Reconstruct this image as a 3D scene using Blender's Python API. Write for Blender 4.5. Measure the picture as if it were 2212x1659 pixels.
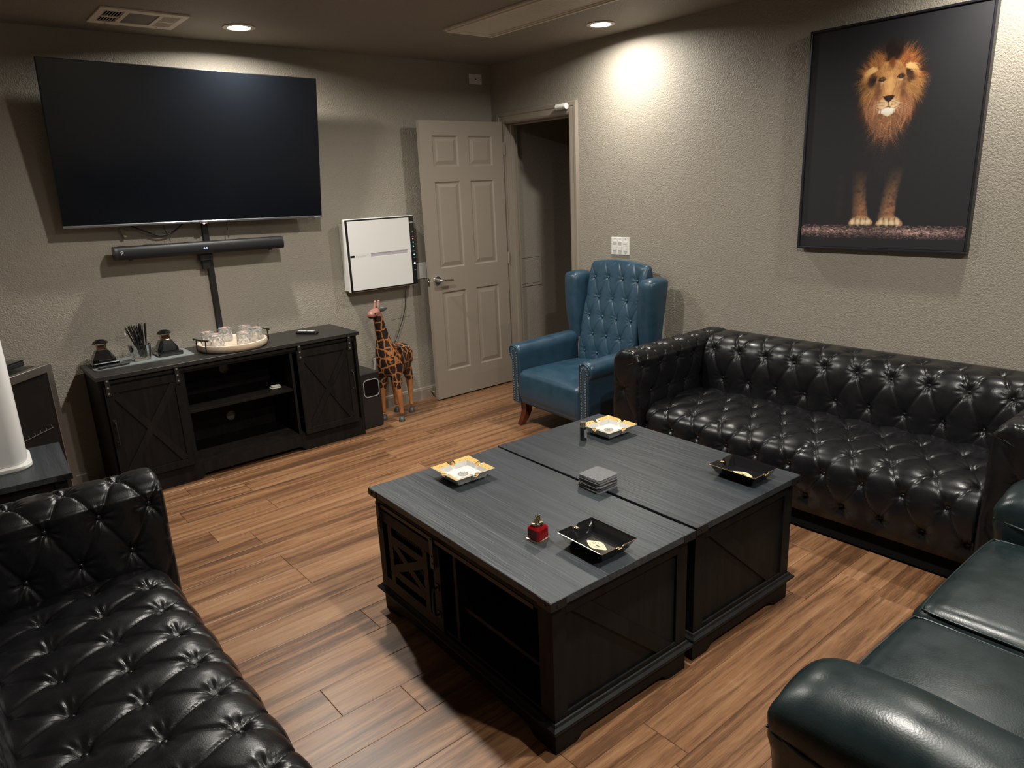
import bpy, bmesh, math, random
import numpy as np
from mathutils import Vector, Matrix
for o in list(bpy.data.objects): bpy.data.objects.remove(o)
SC = bpy.context.scene; COL = SC.collection
PI = math.pi
# ---------------------------------------------------------------- camera
CX, CY, CZ = -3.625, -4.5323, 1.5664
YAW, PIT, ROL, FPX = 0.6860, 0.2731, -0.0443, 1528.05
fw = Vector((math.sin(YAW)*math.cos(PIT), math.cos(YAW)*math.cos(PIT), -math.sin(PIT)))
rt = Vector((math.cos(YAW), -math.sin(YAW), 0)); up = rt.cross(fw)
rt2 = rt*math.cos(ROL)+up*math.sin(ROL); up2 = -rt*math.sin(ROL)+up*math.cos(ROL)
cam = bpy.data.cameras.new('camera'); co = bpy.data.objects.new('camera', cam); COL.objects.link(co)
M = Matrix((rt2, up2, -fw)).transposed().to_4x4(); M.translation = (CX, CY, CZ); co.matrix_world = M
cam.sensor_width = 36; cam.sensor_fit = 'HORIZONTAL'; cam.lens = FPX/2212*36; cam.clip_start = 0.02
SC.camera = co
# ---------------------------------------------------------------- world, exposure, lamps
W = bpy.data.worlds.new('world'); SC.world = W; W.use_nodes = True
W.node_tree.nodes['Background'].inputs[0].default_value = (0.8, 0.85, 1, 1)
W.node_tree.nodes['Background'].inputs[1].default_value = 0.03
SC.view_settings.view_transform = 'Standard'; SC.view_settings.look = 'None'
SC.view_settings.exposure = 1.0; SC.view_settings.gamma = 1; SC.view_settings.use_curve_mapping = False
CEIL = 2.447
LAMPS = [(-2.04, -.42, .85), (-.30, -1.43, .60), (-2.04, -1.54, 1.0), (-.30, -3.5, .50), (-2.04, -3.68, 1.05), (-2.04, -4.75, .9)]
LAMP_W = 17; LAMP_COL = (1.0, .955, .87)
def lamp_light(x, y, k):
    l = bpy.data.lights.new('downlight_beam', 'AREA'); l.shape = 'DISK'; l.size = .085; l.spread = math.radians(166); l.energy = LAMP_W*k; l.color = LAMP_COL
    o = bpy.data.objects.new('downlight_beam', l); COL.objects.link(o); o.location = (x, y, CEIL-.012)
    return o
for _x, _y, _k in LAMPS: lamp_light(_x, _y, _k)

# ---------------------------------------------------------------- helpers
def link(name, me, mat=None, parent=None, label=None, smooth=False, kind=None):
    o = bpy.data.objects.new(name, me); COL.objects.link(o)
    if mat is not None and len(me.materials) == 0: me.materials.append(mat)
    if parent is not None: o.parent = parent
    if label: o['label'] = label
    if kind: o['kind'] = kind
    if smooth:
        me.polygons.foreach_set('use_smooth', [True]*len(me.polygons))
    return o
def obj(name, bm, mat=None, parent=None, label=None, smooth=None, kind=None):
    me = bpy.data.meshes.new(name)
    bmesh.ops.recalc_face_normals(bm, faces=bm.faces)
    bm.to_mesh(me); bm.free()
    o = link(name, me, mat, parent, label, kind=kind)
    if smooth is not None:
        me.polygons.foreach_set('use_smooth', [True]*len(me.polygons))
        if smooth < 180: me.set_sharp_from_angle(angle=math.radians(smooth))
    return o
def tag(o, label, cat, group=None):
    o['label'] = label; o['category'] = cat
    if group: o['group'] = group
    return o
def thing(name, label, cat, loc=(0, 0, 0), rz=0, group=None):
    o = bpy.data.objects.new(name, None); COL.objects.link(o); o.location = loc; o.rotation_euler = (0, 0, rz)
    o.empty_display_size = .1
    return tag(o, label, cat, group)
def struct(o): o['kind'] = 'structure'; return o
def BM(): return bmesh.new()
def box(bm, lo, hi, bev=0, seg=1, mat=None):
    lo = Vector(lo); hi = Vector(hi); c = (lo+hi)/2; d = hi-lo
    m = Matrix.Translation(c) @ Matrix.Diagonal((abs(d.x), abs(d.y), abs(d.z), 1))
    if mat is not None: m = mat @ m
    r = bmesh.ops.create_cube(bm, size=1, matrix=m)
    if bev > 0:
        es = list({e for v in r['verts'] for e in v.link_edges})
        bmesh.ops.bevel(bm, geom=es, offset=min(bev, .49*min(abs(d.x), abs(d.y), abs(d.z))), segments=seg, affect='EDGES', profile=.5)
def cyl(bm, p0, p1, r0, r1=None, n=16, caps=True):
    r1 = r0 if r1 is None else r1
    p0 = Vector(p0); p1 = Vector(p1); d = p1-p0; L = d.length
    m = Matrix.Translation((p0+p1)/2) @ d.to_track_quat('Z', 'Y').to_matrix().to_4x4()
    bmesh.ops.create_cone(bm, cap_ends=caps, cap_tris=False, segments=n, radius1=max(r0, 1e-5), radius2=max(r1, 1e-5), depth=L, matrix=m)
def sph(bm, c, r, n=12, sc=(1, 1, 1), m=None):
    mm = Matrix.Translation(c) @ Matrix.Diagonal((sc[0], sc[1], sc[2], 1))
    if m is not None: mm = m @ mm
    bmesh.ops.create_uvsphere(bm, u_segments=n, v_segments=max(6, n//2), radius=r, matrix=mm)
def prism(bm, pts, y0, y1, axis='y'):
    """extrude 2-D outline pts between y0 and y1; axis y: pts=(x,z); z: pts=(x,y); x: pts=(y,z)"""
    f = {'y': lambda a, b, c: (a, c, b), 'z': lambda a, b, c: (a, b, c), 'x': lambda a, b, c: (c, a, b)}[axis]
    A = [bm.verts.new(f(p[0], p[1], y0)) for p in pts]; Bv = [bm.verts.new(f(p[0], p[1], y1)) for p in pts]
    bm.faces.new(A); bm.faces.new(Bv[::-1]); n = len(pts)
    for i in range(n): bm.faces.new((A[i], A[(i+1) % n], Bv[(i+1) % n], Bv[i]))
def lathe(bm, prof, n=32, c=(0, 0, 0), m=None, sx=1, sy=1):
    rings = []
    for r, z in prof:
        ring = []
        for k in range(n):
            a = 2*PI*k/n; p = Vector((c[0]+r*math.cos(a)*sx, c[1]+r*math.sin(a)*sy, c[2]+z))
            ring.append(bm.verts.new(m @ p if m is not None else p))
        rings.append(ring)
    for a, b in zip(rings, rings[1:]):
        for k in range(n): bm.faces.new((a[k], a[(k+1) % n], b[(k+1) % n], b[k]))
    if tuple(prof[0]) == tuple(prof[-1]): bmesh.ops.remove_doubles(bm, verts=rings[0]+rings[-1], dist=1e-6); return
    if prof[0][0] > 1e-6: bm.faces.new(rings[0][::-1])
    if prof[-1][0] > 1e-6: bm.faces.new(rings[-1])
def tube(bm, pts, r, n=8):
    pts = [Vector(p) for p in pts]; rr = r if isinstance(r, (list, tuple)) else [r]*len(pts)
    rings = []; u = None
    for i, p in enumerate(pts):
        t = (pts[min(i+1, len(pts)-1)]-pts[max(i-1, 0)]).normalized()
        if u is None:
            u = t.orthogonal().normalized()
        u = (u-t*u.dot(t)).normalized(); w = t.cross(u)
        rings.append([bm.verts.new(p+(u*math.cos(2*PI*k/n)+w*math.sin(2*PI*k/n))*rr[i]) for k in range(n)])
    for a, b in zip(rings, rings[1:]):
        for k in range(n): bm.faces.new((a[k], a[(k+1) % n], b[(k+1) % n], b[k]))
    bm.faces.new(rings[0][::-1]); bm.faces.new(rings[-1])
def spline(pts, n=8):
    P = [Vector(p) for p in pts]; P = [P[0]*2-P[1]]+P+[P[-1]*2-P[-2]]; out = []
    for i in range(1, len(P)-2):
        for k in range(n):
            t = k/n
            out.append(.5*((2*P[i])+(-P[i-1]+P[i+1])*t+(2*P[i-1]-5*P[i]+4*P[i+1]-P[i+2])*t*t+(-P[i-1]+3*P[i]-3*P[i+1]+P[i+2])*t**3))
    out.append(P[-2]); return out
def bar(bm, p, q, w, t, nrm, bev=0):
    """flat board from p to q, width w (in plane), thickness t along nrm"""
    p = Vector(p); q = Vector(q); d = (q-p); L = d.length; d.normalize(); nrm = Vector(nrm).normalized(); s = nrm.cross(d)
    m = Matrix((d, s, nrm)).transposed().to_4x4(); m.translation = (p+q)/2
    box(bm, (-L/2, -w/2, -t/2), (L/2, w/2, t/2), bev, 1, m)
def grid_mesh(name, V, nu, nv, mat, parent=None, closed_u=False, label=None, extra=None):
    """V: (nu*nv,3) array, row-major in u"""
    i = np.arange(nu if closed_u else nu-1)[:, None]; j = np.arange(nv-1)[None, :]
    i2 = (i+1) % nu
    a = i*nv+j; b = i2*nv+j; c = i2*nv+j+1; d = i*nv+j+1
    F = np.stack([a+0*j, b+0*j, c+0*j, d+0*j], -1).reshape(-1, 4)
    faces = [F]; Vs = [V]
    return mesh_np(name, V, F, mat, parent, label, extra)
def mesh_np(name, V, F, mat, parent=None, label=None, extra=None):
    me = bpy.data.meshes.new(name); nf = len(F); ex = extra or []
    nl = nf*4+sum(len(e) for e in ex)
    me.vertices.add(len(V)); me.vertices.foreach_set('co', np.asarray(V, dtype=np.float32).ravel())
    me.loops.add(nl); li = np.concatenate([F.ravel()]+[np.array(e) for e in ex]).astype(np.int32)
    me.loops.foreach_set('vertex_index', li)
    me.polygons.add(nf+len(ex)); st = list(range(0, nf*4, 4)); q = nf*4
    for e in ex: st.append(q); q += len(e)
    me.polygons.foreach_set('loop_start', np.array(st, dtype=np.int32))
    me.update(calc_edges=True); me.validate()
    return link(name, me, mat, parent, label, smooth=True)
def text_obj(name, s, size, mat, parent, mw, ext=.0004, align='CENTER'):
    cu = bpy.data.curves.new(name, 'FONT'); cu.body = s; cu.size = size; cu.align_x = align; cu.align_y = 'CENTER'; cu.extrude = ext
    t = bpy.data.objects.new(name, cu); COL.objects.link(t)
    dg = bpy.context.evaluated_depsgraph_get(); me = bpy.data.meshes.new_from_object(t.evaluated_get(dg))
    bpy.data.objects.remove(t); me.materials.clear()
    me.transform(mw); return link(name, me, mat, parent)

# ---------------------------------------------------------------- materials
def newmat(name):
    m = bpy.data.materials.new(name); m.use_nodes = True; nt = m.node_tree
    return m, nt, nt.nodes['Principled BSDF'], nt.nodes, nt.links
def pm(name, col, rough=.5, metal=0, noise=0, nscale=60, bump=0, bscale=200, coat=0, spec=.5, emit=None, trans=0, stretch=None, ior=1.5, bdist=.001):
    m, nt, b, N, L = newmat(name)
    b.inputs['Base Color'].default_value = (*col, 1); b.inputs['Roughness'].default_value = rough; b.inputs['Metallic'].default_value = metal
    b.inputs['Specular IOR Level'].default_value = spec; b.inputs['IOR'].default_value = ior
    if coat: b.inputs['Coat Weight'].default_value = coat; b.inputs['Coat Roughness'].default_value = .08
    if trans: b.inputs['Transmission Weight'].default_value = trans
    if emit: b.inputs['Emission Color'].default_value = (*emit[0], 1); b.inputs['Emission Strength'].default_value = emit[1]
    tc = N.new('ShaderNodeTexCoord'); src = tc.outputs['Object']
    if stretch:
        mp = N.new('ShaderNodeMapping'); mp.inputs['Scale'].default_value = stretch; L.new(src, mp.inputs['Vector']); src = mp.outputs[0]
    if noise:
        n = N.new('ShaderNodeTexNoise'); n.inputs['Scale'].default_value = nscale; n.inputs['Detail'].default_value = 5; L.new(src, n.inputs['Vector'])
        mx = N.new('ShaderNodeMix'); mx.data_type = 'RGBA'
        mx.inputs[6].default_value = (*[c*(1-noise) for c in col], 1); mx.inputs[7].default_value = (*[min(1, c*(1+noise)) for c in col], 1)
        L.new(n.outputs[0], mx.inputs[0]); L.new(mx.outputs[2], b.inputs['Base Color'])
    if bump:
        n2 = N.new('ShaderNodeTexNoise'); n2.inputs['Scale'].default_value = bscale; n2.inputs['Detail'].default_value = 3; L.new(src, n2.inputs['Vector'])
        bp = N.new('ShaderNodeBump'); bp.inputs['Strength'].default_value = bump; bp.inputs['Distance'].default_value = bdist
        L.new(n2.outputs[0], bp.inputs['Height']); L.new(bp.outputs[0], b.inputs['Normal'])
    return m
def wallmat(name, col, dist=.0026):
    m, nt, b, N, L = newmat(name)
    tc = N.new('ShaderNodeTexCoord')
    n = N.new('ShaderNodeTexNoise'); n.inputs['Scale'].default_value = 125; n.inputs['Detail'].default_value = 2.5; n.inputs['Distortion'].default_value = .6
    L.new(tc.outputs['Object'], n.inputs['Vector'])
    r = N.new('ShaderNodeValToRGB'); r.color_ramp.elements[0].position = .36; r.color_ramp.elements[1].position = .62; L.new(n.outputs[0], r.inputs[0])
    bp = N.new('ShaderNodeBump'); bp.inputs['Strength'].default_value = .55; bp.inputs['Distance'].default_value = dist
    L.new(r.outputs[0], bp.inputs['Height']); L.new(bp.outputs[0], b.inputs['Normal'])
    n2 = N.new('ShaderNodeTexNoise'); n2.inputs['Scale'].default_value = 3; L.new(tc.outputs['Object'], n2.inputs['Vector'])
    mx = N.new('ShaderNodeMix'); mx.data_type = 'RGBA'; mx.inputs[6].default_value = (*[c*.95 for c in col], 1); mx.inputs[7].default_value = (*[c*1.05 for c in col], 1)
    L.new(n2.outputs[0], mx.inputs[0]); L.new(mx.outputs[2], b.inputs['Base Color'])
    b.inputs['Roughness'].default_value = .55; b.inputs['Specular IOR Level'].default_value = .35
    return m
def woodmat(name, cols, axis=0, rough=.4, gscale=1., bump=.25, rnd=True, bdist=.0008, spec=.5, contrast=1., fs=9.):
    """grain along local axis; cols = list of (pos,color)"""
    m, nt, b, N, L = newmat(name)
    tc = N.new('ShaderNodeTexCoord'); oi = N.new('ShaderNodeObjectInfo')
    sc = [19, 19, 19]; sc[axis] = 1.0
    mp = N.new('ShaderNodeMapping'); mp.inputs['Scale'].default_value = [s*gscale for s in sc]
    if rnd:
        cm = N.new('ShaderNodeVectorMath'); cm.operation = 'SCALE'; cm.inputs[3].default_value = 37.
        cx = N.new('ShaderNodeCombineXYZ'); L.new(oi.outputs['Random'], cx.inputs[0]); L.new(oi.outputs['Random'], cx.inputs[1]); L.new(oi.outputs['Random'], cx.inputs[2])
        L.new(cx.outputs[0], cm.inputs[0]); L.new(cm.outputs[0], mp.inputs['Location'])
    L.new(tc.outputs['Object'], mp.inputs['Vector'])
    n = N.new('ShaderNodeTexNoise'); n.inputs['Scale'].default_value = 1.; n.inputs['Detail'].default_value = 6; n.inputs['Roughness'].default_value = .62; n.inputs['Distortion'].default_value = 1.1
    L.new(mp.outputs[0], n.inputs['Vector'])
    f = N.new('ShaderNodeTexNoise'); f.inputs['Scale'].default_value = fs; f.inputs['Detail'].default_value = 4; f.inputs['Distortion'].default_value = .4; L.new(mp.outputs[0], f.inputs['Vector'])
    ad = N.new('ShaderNodeMath'); ad.operation = 'MULTIPLY_ADD'; L.new(f.outputs[0], ad.inputs[0]); ad.inputs[1].default_value = .35; L.new(n.outputs[0], ad.inputs[2])
    sb = N.new('ShaderNodeMath'); sb.operation = 'SUBTRACT'; L.new(ad.outputs[0], sb.inputs[0]); sb.inputs[1].default_value = .175
    last = sb
    if rnd:
        rr = N.new('ShaderNodeMath'); rr.operation = 'MULTIPLY_ADD'; L.new(oi.outputs['Random'], rr.inputs[0]); rr.inputs[1].default_value = .12
        L.new(sb.outputs[0], rr.inputs[2]); s3 = N.new('ShaderNodeMath'); s3.operation = 'SUBTRACT'; L.new(rr.outputs[0], s3.inputs[0]); s3.inputs[1].default_value = .06; last = s3
    cr = N.new('ShaderNodeValToRGB'); L.new(last.outputs[0], cr.inputs[0])
    e = cr.color_ramp.elements
    e[0].position, e[0].color = cols[0][0], (*cols[0][1], 1); e[1].position, e[1].color = cols[-1][0], (*cols[-1][1], 1)
    for p, c in cols[1:-1]: q = e.new(p); q.color = (*c, 1)
    L.new(cr.outputs[0], b.inputs['Base Color'])
    bp = N.new('ShaderNodeBump'); bp.inputs['Strength'].default_value = bump; bp.inputs['Distance'].default_value = bdist
    L.new(ad.outputs[0], bp.inputs['Height']); L.new(bp.outputs[0], b.inputs['Normal'])
    b.inputs['Roughness'].default_value = rough; b.inputs['Specular IOR Level'].default_value = spec
    return m
TAUPE = (.270, .243, .200)
M_wall = wallmat('taupe orange peel paint', TAUPE); M_ceil = wallmat('taupe paint with ceiling shade', (.235, .205, .17), .0025)  # ceiling repeats the wall paint, with its shade put into the colour
M_trim = pm('taupe semigloss trim', (.245, .208, .168), .36, bump=.1, bscale=30)
M_plank = woodmat('oak look plank', [(.27, (.060, .030, .016)), (.40, (.125, .058, .027)), (.5, (.205, .100, .047)), (.6, (.26, .135, .066)), (.74, (.32, .19, .105))], 0, .36, 1., .5, fs=20., bdist=.0006, spec=.5)
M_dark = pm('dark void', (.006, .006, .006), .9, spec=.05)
M_blk = pm('black plastic', (.012, .012, .013), .35, bump=.05, bscale=400)
M_blkm = pm('black powder coated metal', (.015, .015, .015), .42, .3)
M_white = pm('white plastic', (.66, .655, .62), .35, noise=.03)
M_chrome = pm('satin chrome', (.75, .73, .70), .18, 1)
M_brass = pm('brass', (.62, .40, .17), .2, 1)
M_lamp = pm('lamp lens', (1, .97, .9), .5, emit=((1, .95, .86), 14))
M_lwhite = pm('off white painted metal', (.62, .57, .48), .5, noise=.04)
M_tabletop = woodmat('charcoal woodgrain', [(.3, (.017, .0205, .025)), (.5, (.025, .030, .035)), (.7, (.036, .042, .049))], 1, .42, 1.0, 1., rnd=True, bdist=.003)
M_tablebody = woodmat('black woodgrain body', [(.3, (.005, .0052, .005)), (.7, (.0105, .0105, .010))], 2, .5, .8, .4, rnd=True, spec=.15)
M_console = woodmat('espresso laminate',  [(.3, (.006, .0052, .0046)), (.7, (.0135, .0115, .010))], 2, .55, 1., .3, rnd=True, spec=.12)
M_contop = woodmat('espresso laminate top', [(.3, (.011, .010, .009)), (.7, (.021, .019, .017))], 0, .42, 1., .3, rnd=True)
def leather(name, col, rough, bs=260, bump=.12, var=.25, mott=.3, spec=.5):
    m, nt, b, N, L = newmat(name)
    tc = N.new('ShaderNodeTexCoord')
    v = N.new('ShaderNodeTexVoronoi'); v.inputs['Scale'].default_value = bs; L.new(tc.outputs['Object'], v.inputs['Vector'])
    n = N.new('ShaderNodeTexNoise'); n.inputs['Scale'].default_value = 14; n.inputs['Detail'].default_value = 5; L.new(tc.outputs['Object'], n.inputs['Vector'])
    s = N.new('ShaderNodeMath'); s.operation = 'MULTIPLY_ADD'; L.new(n.outputs[0], s.inputs[0]); s.inputs[1].default_value = 3.; L.new(v.outputs['Distance'], s.inputs[2])
    bp = N.new('ShaderNodeBump'); bp.inputs['Strength'].default_value = bump; bp.inputs['Distance'].default_value = .001; L.new(s.outputs[0], bp.inputs['Height']); L.new(bp.outputs[0], b.inputs['Normal'])
    mr = N.new('ShaderNodeMapRange'); L.new(n.outputs[0], mr.inputs[0]); mr.inputs[1].default_value = .3; mr.inputs[2].default_value = .7; mr.inputs[3].default_value = rough*(1-var); mr.inputs[4].default_value = rough*(1+var); L.new(mr.outputs[0], b.inputs['Roughness'])
    mx = N.new('ShaderNodeMix'); mx.data_type = 'RGBA'; mx.inputs[6].default_value = (*[c*(1-mott) for c in col], 1); mx.inputs[7].default_value = (*[c*(1+mott) for c in col], 1)
    L.new(n.outputs[0], mx.inputs[0]); L.new(mx.outputs[2], b.inputs['Base Color'])
    b.inputs['Specular IOR Level'].default_value = spec
    return m
M_bleather = leather('black leather', (.0062, .0064, .0072), .32, spec=.32)
M_blue = leather('blue leather', (.020, .052, .083), .34)
M_green = leather('dark green leather', (.0065, .0135, .0148), .35, spec=.42)

# ---------------------------------------------------------------- room shell
RX0, RY0, HX = -4.15, -5.45, 1.7
DJ0, DJ1, DTOP = -.14, -.86, 2.035           # door opening: hinge side y, strike side y, head height
floor = BM(); box(floor, (RX0, RY0, -.06), (HX, .12, -.009)); floor = struct(obj('floor', floor, pm('plank core', (.30, .19, .12), .6)))
random.seed(5)
PITCH = .162; known = {0: -2.897, -1: -2.691, 2: -2.576, 5: -2.63, 10: -2.44, 13: -2.725, -6: -1.075, 1: -3.3, -2: -3.15, 3: -2.05, 4: -3.2}
def plank(x0, x1, y0, y1):
    bm = BM(); g = .0004; w = (y1-y0)/2-g; l = (x1-x0)/2-g; c = .0014
    if l < .01 or w < .01: bm.free(); return
    lo = [bm.verts.new((sx*l, sy*w, -.009)) for sx, sy in ((-1, -1), (1, -1), (1, 1), (-1, 1))]
    mi = [bm.verts.new((sx*l, sy*w, -.0016)) for sx, sy in ((-1, -1), (1, -1), (1, 1), (-1, 1))]
    hi = [bm.verts.new((sx*(l-c), sy*(w-c), 0)) for sx, sy in ((-1, -1), (1, -1), (1, 1), (-1, 1))]
    bm.faces.new(hi)
    for k in range(4):
        bm.faces.new((lo[k], lo[(k+1) % 4], mi[(k+1) % 4], mi[k])); bm.faces.new((mi[k], mi[(k+1) % 4], hi[(k+1) % 4], hi[k]))
    o = obj('plank', bm, M_plank, floor); o.location = ((x0+x1)/2, (y0+y1)/2, 0)
for k in range(-17, 17):
    y0 = -2.74+k*PITCH; y1 = y0+PITCH
    a, b_ = max(y0, RY0), min(y1, 0)
    if b_-a < .02: continue
    j = known.get(k, -2.2+random.uniform(-.6, .6)); j = j-1.22*math.ceil((j-RX0)/1.22)
    xs = [RX0]
    while j < 0:
        if j > RX0+.03: xs.append(j)
        j += 1.22
    xs.append(0)
    for p, q in zip(xs, xs[1:]): plank(p, q, a, b_)
    a2, b2 = max(y0, -1.15), min(y1, -.1)
    if b2-a2 > .02:
        jj = random.uniform(.3, 1.0)
        a3, b3 = max(y0, DJ1), min(y1, DJ0)
        plank(.11, .11+jj, a2, b2); plank(.11+jj, HX, a2, b2)
        if b3-a3 > .02: plank(0, .11, a3, b3)
def wbox(name, lo, hi, mat=M_wall):
    bm = BM(); box(bm, lo, hi); return struct(obj(name, bm, mat))
wbox('wall_back', (RX0, 0, 0), (0, .12, CEIL))
wbox('wall_left', (RX0-.12, RY0, 0), (RX0, .12, CEIL))
wbox('wall_front', (RX0, RY0-.12, 0), (.11, RY0, CEIL))
bm = BM(); box(bm, (0, DJ0, 0), (.11, .12, CEIL)); box(bm, (0, DJ1, DTOP), (.11, DJ0, CEIL)); box(bm, (0, RY0, 0), (.11, DJ1, CEIL))
struct(obj('wall_right', bm, M_wall))
wbox('wall_hall', (.11, -.10, 0), (HX, 0, CEIL)); wbox('wall_hall_end', (HX, -1.27, 0), (HX+.12, 0, CEIL)); wbox('wall_hall_side', (.11, -1.27, 0), (HX, -1.15, CEIL))
cb = BM(); box(cb, (RX0-.12, RY0-.12, CEIL+.05), (HX+.12, .12, CEIL+.17))
# ceiling skin with round holes left for the recessed cans
def ceiling_skin(bm, x0, x1, y0, y1, holes, r):
    def quad(a, b, c, d): bm.faces.new([bm.verts.new((p[0], p[1], CEIL)) for p in ((a, c), (a, d), (b, d), (b, c))])
    cols = sorted({h[0] for h in holes}); x = x0
    for cx in cols:
        quad(x, cx-.12, y0, y1); x = cx+.12; y = y0
        for hy in sorted(h[1] for h in holes if h[0] == cx):
            quad(cx-.12, cx+.12, y, hy-.12); y = hy+.12; n = 32; ring = []; outer = []
            for k in range(n):
                ca, sa = math.cos(2*PI*k/n), math.sin(2*PI*k/n); s_ = .12/max(abs(ca), abs(sa))
                ring.append(bm.verts.new((cx+r*ca, hy+r*sa, CEIL))); outer.append(bm.verts.new((cx+ca*s_, hy+sa*s_, CEIL)))
            for k in range(n): bm.faces.new((ring[k], outer[k], outer[(k+1) % n], ring[(k+1) % n]))
        quad(cx-.12, cx+.12, y, y1)
    quad(x, x1, y0, y1)
holes = [(l[0], l[1]) for l in LAMPS]
ceiling_skin(cb, RX0, HX, RY0, .0, [h for h in holes], .062)
struct(obj('ceiling', cb, M_ceil))
for (x, y, k) in LAMPS:
    lab = {0: 'lit round recessed downlight in the ceiling above the television', 1: 'lit round recessed downlight in the ceiling near the lion picture wall'}
    i = [l[:2] for l in LAMPS].index((x, y))
    names = ['lit round recessed downlight in the ceiling just above the television', 'lit round recessed downlight in the ceiling beside the off-white ceiling panel light',
             'recessed downlight in the middle of the ceiling, in front of the television', 'recessed downlight in the ceiling above the framed lion picture',
             'recessed downlight in the ceiling near the coffee tables, toward the room front', 'recessed downlight in the ceiling closest to the front wall']
    t = thing('recessed_downlight', names[i], 'ceiling light', (x, y, CEIL-.006), group='recessed downlights')
    bm = BM(); lathe(bm, [(.060, .0), (.084, .002), (.082, .006), (.060, .006), (.060, .0)], 32); obj('trim_ring', bm, M_lwhite, t, smooth=30)
    bm = BM(); lathe(bm, [(.060, .001), (.056, .008)], 32)
    for f in [f for f in bm.faces if len(f.verts) > 4]: bm.faces.remove(f)
    obj('reflector', bm, M_lwhite, t, smooth=60)
    bm = BM(); lathe(bm, [(.056, .0065), (.056, .008)], 32); obj('lens', bm, M_lamp, t)
# baseboards
def basebd(name, p, q, n):
    p = Vector(p); q = Vector(q); n = Vector(n); pr = [(0, 0), (.012, 0), (.012, .072), (.0095, .078), (.0095, .083), (.006, .088), (.003, .092), (0, .092)]
    bm = BM(); A = [bm.verts.new(p+n*a+Vector((0, 0, b))) for a, b in pr]; B2 = [bm.verts.new(q+n*a+Vector((0, 0, b))) for a, b in pr]
    for i in range(len(pr)): bm.faces.new((A[i], A[(i+1) % len(pr)], B2[(i+1) % len(pr)], B2[i]))
    bm.faces.new(A); bm.faces.new(B2[::-1]); return struct(obj(name, bm, M_trim))
basebd('baseboard_back', (RX0, 0, 0), (0, 0, 0), (0, -1, 0)); basebd('baseboard_right', (0, -.955, 0), (0, RY0, 0), (-1, 0, 0))
basebd('baseboard_left', (RX0, 0, 0), (RX0, RY0, 0), (1, 0, 0)); basebd('baseboard_hall', (.11, -.10, 0), (HX, -.10, 0), (0, -1, 0))
# ---------------------------------------------------------------- door
door = bpy.data.objects.new('door_1', None); COL.objects.link(door); struct(door)
bm = BM()
def casing(bm, a, b, axis, n):
    pass
pr = [(0, 0), (0, .008), (.010, .012), (.045, .012), (.050, .016), (.070, .018), (.078, .012), (.082, 0)]   # (across, out) from opening edge outward
def casing_run(bm, pts):
    # pts: list of (y,z, dir_y,dir_z) mitre path, outward offset direction scaled
    rings = []
    for (y, z, dy, dz) in pts:
        rings.append([bm.verts.new((-o_, y+dy*a, z+dz*a)) for a, o_ in pr])
    for A, Bv in zip(rings, rings[1:]):
        for i in range(len(pr)): bm.faces.new((A[i], A[(i+1) % len(pr)], Bv[(i+1) % len(pr)], Bv[i]))
    bm.faces.new(rings[0]); bm.faces.new(rings[-1][::-1])
casing_run(bm, [(DJ1+.008, 0, -1, 0), (DJ1+.008, DTOP-.012+.0, -1, 1), (DJ0-.008, DTOP-.012, 1, 1), (DJ0-.008, 0, 1, 0)])
obj('door_casing', bm, M_trim, door)
bm = BM(); box(bm, (0, DJ0-.018, 0), (.115, DJ0-.0005, DTOP-.0005), .001); box(bm, (0, DJ1+.0005, 0), (.115, DJ1+.018, DTOP-.0005), .001); box(bm, (0, DJ1+.018, DTOP-.018), (.115, DJ0-.018, DTOP-.0005), .001)
box(bm, (.045, DJ0-.030, 0), (.08, DJ0-.018, DTOP-.018), .001); box(bm, (.045, DJ1+.018, 0), (.08, DJ1+.030, DTOP-.018), .001); box(bm, (.045, DJ1+.030, DTOP-.030), (.08, DJ0-.030, DTOP-.018), .001)
obj('door_jamb', bm, M_trim, door)
def panel_sheet(bm, xs0, xs1, z0, z1, panels, y, sgn=-1):
    """front face at plane y, recesses go in direction -sgn"""
    xs = sorted({xs0, xs1}|{p[0] for p in panels}|{p[1] for p in panels}); zs = sorted({z0, z1}|{p[2] for p in panels}|{p[3] for p in panels})
    V = {}
    def v(x, z, d=0):
        k = (round(x, 5), round(z, 5), d)
        if k not in V: V[k] = bm.verts.new((x, y-sgn*d, z))
        return V[k]
    for a, b in zip(xs, xs[1:]):
        for c, d in zip(zs, zs[1:]):
            if not any(p[0] <= (a+b)/2 <= p[1] and p[2] <= (c+d)/2 <= p[3] for p in panels): bm.faces.new((v(a, c), v(b, c), v(b, d), v(a, d)))
    for p in panels:
        def rect(i, d): return [v(p[0]+i, p[2]+i, d), v(p[1]-i, p[2]+i, d), v(p[1]-i, p[3]-i, d), v(p[0]+i, p[3]-i, d)]
        R_ = [rect(0, 0), rect(.010, .009), rect(.016, .009), rect(.042, .0025)]
        for A, Bv in zip(R_, R_[1:]):
            for k in range(4): bm.faces.new((A[k], A[(k+1) % 4], Bv[(k+1) % 4], Bv[k]))
        bm.faces.new(R_[-1])
DX0, DX1, DY = -.772, -.030, -.156
pans = [(a, b, c, d) for a, b in ((-.672, -.450), (-.354, -.135)) for c, d in ((.220, .823), (1.0, 1.616), (1.718, 1.930))]
bm = BM(); panel_sheet(bm, DX0, DX1, .012, 2.03, pans, DY, -1)
y2 = DY+.035
for f in (((DX0, DY), (DX0, y2)), ((DX0, y2), (DX1, y2)), ((DX1, y2), (DX1, DY))):
    bm.faces.new([bm.verts.new((*f[0], .012)), bm.verts.new((*f[1], .012)), bm.verts.new((*f[1], 2.03)), bm.verts.new((*f[0], 2.03))])
for z in (.012, 2.03): bm.faces.new([bm.verts.new(p) for p in ((DX0, DY, z), (DX1, DY, z), (DX1, y2, z), (DX0, y2, z))])
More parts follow.
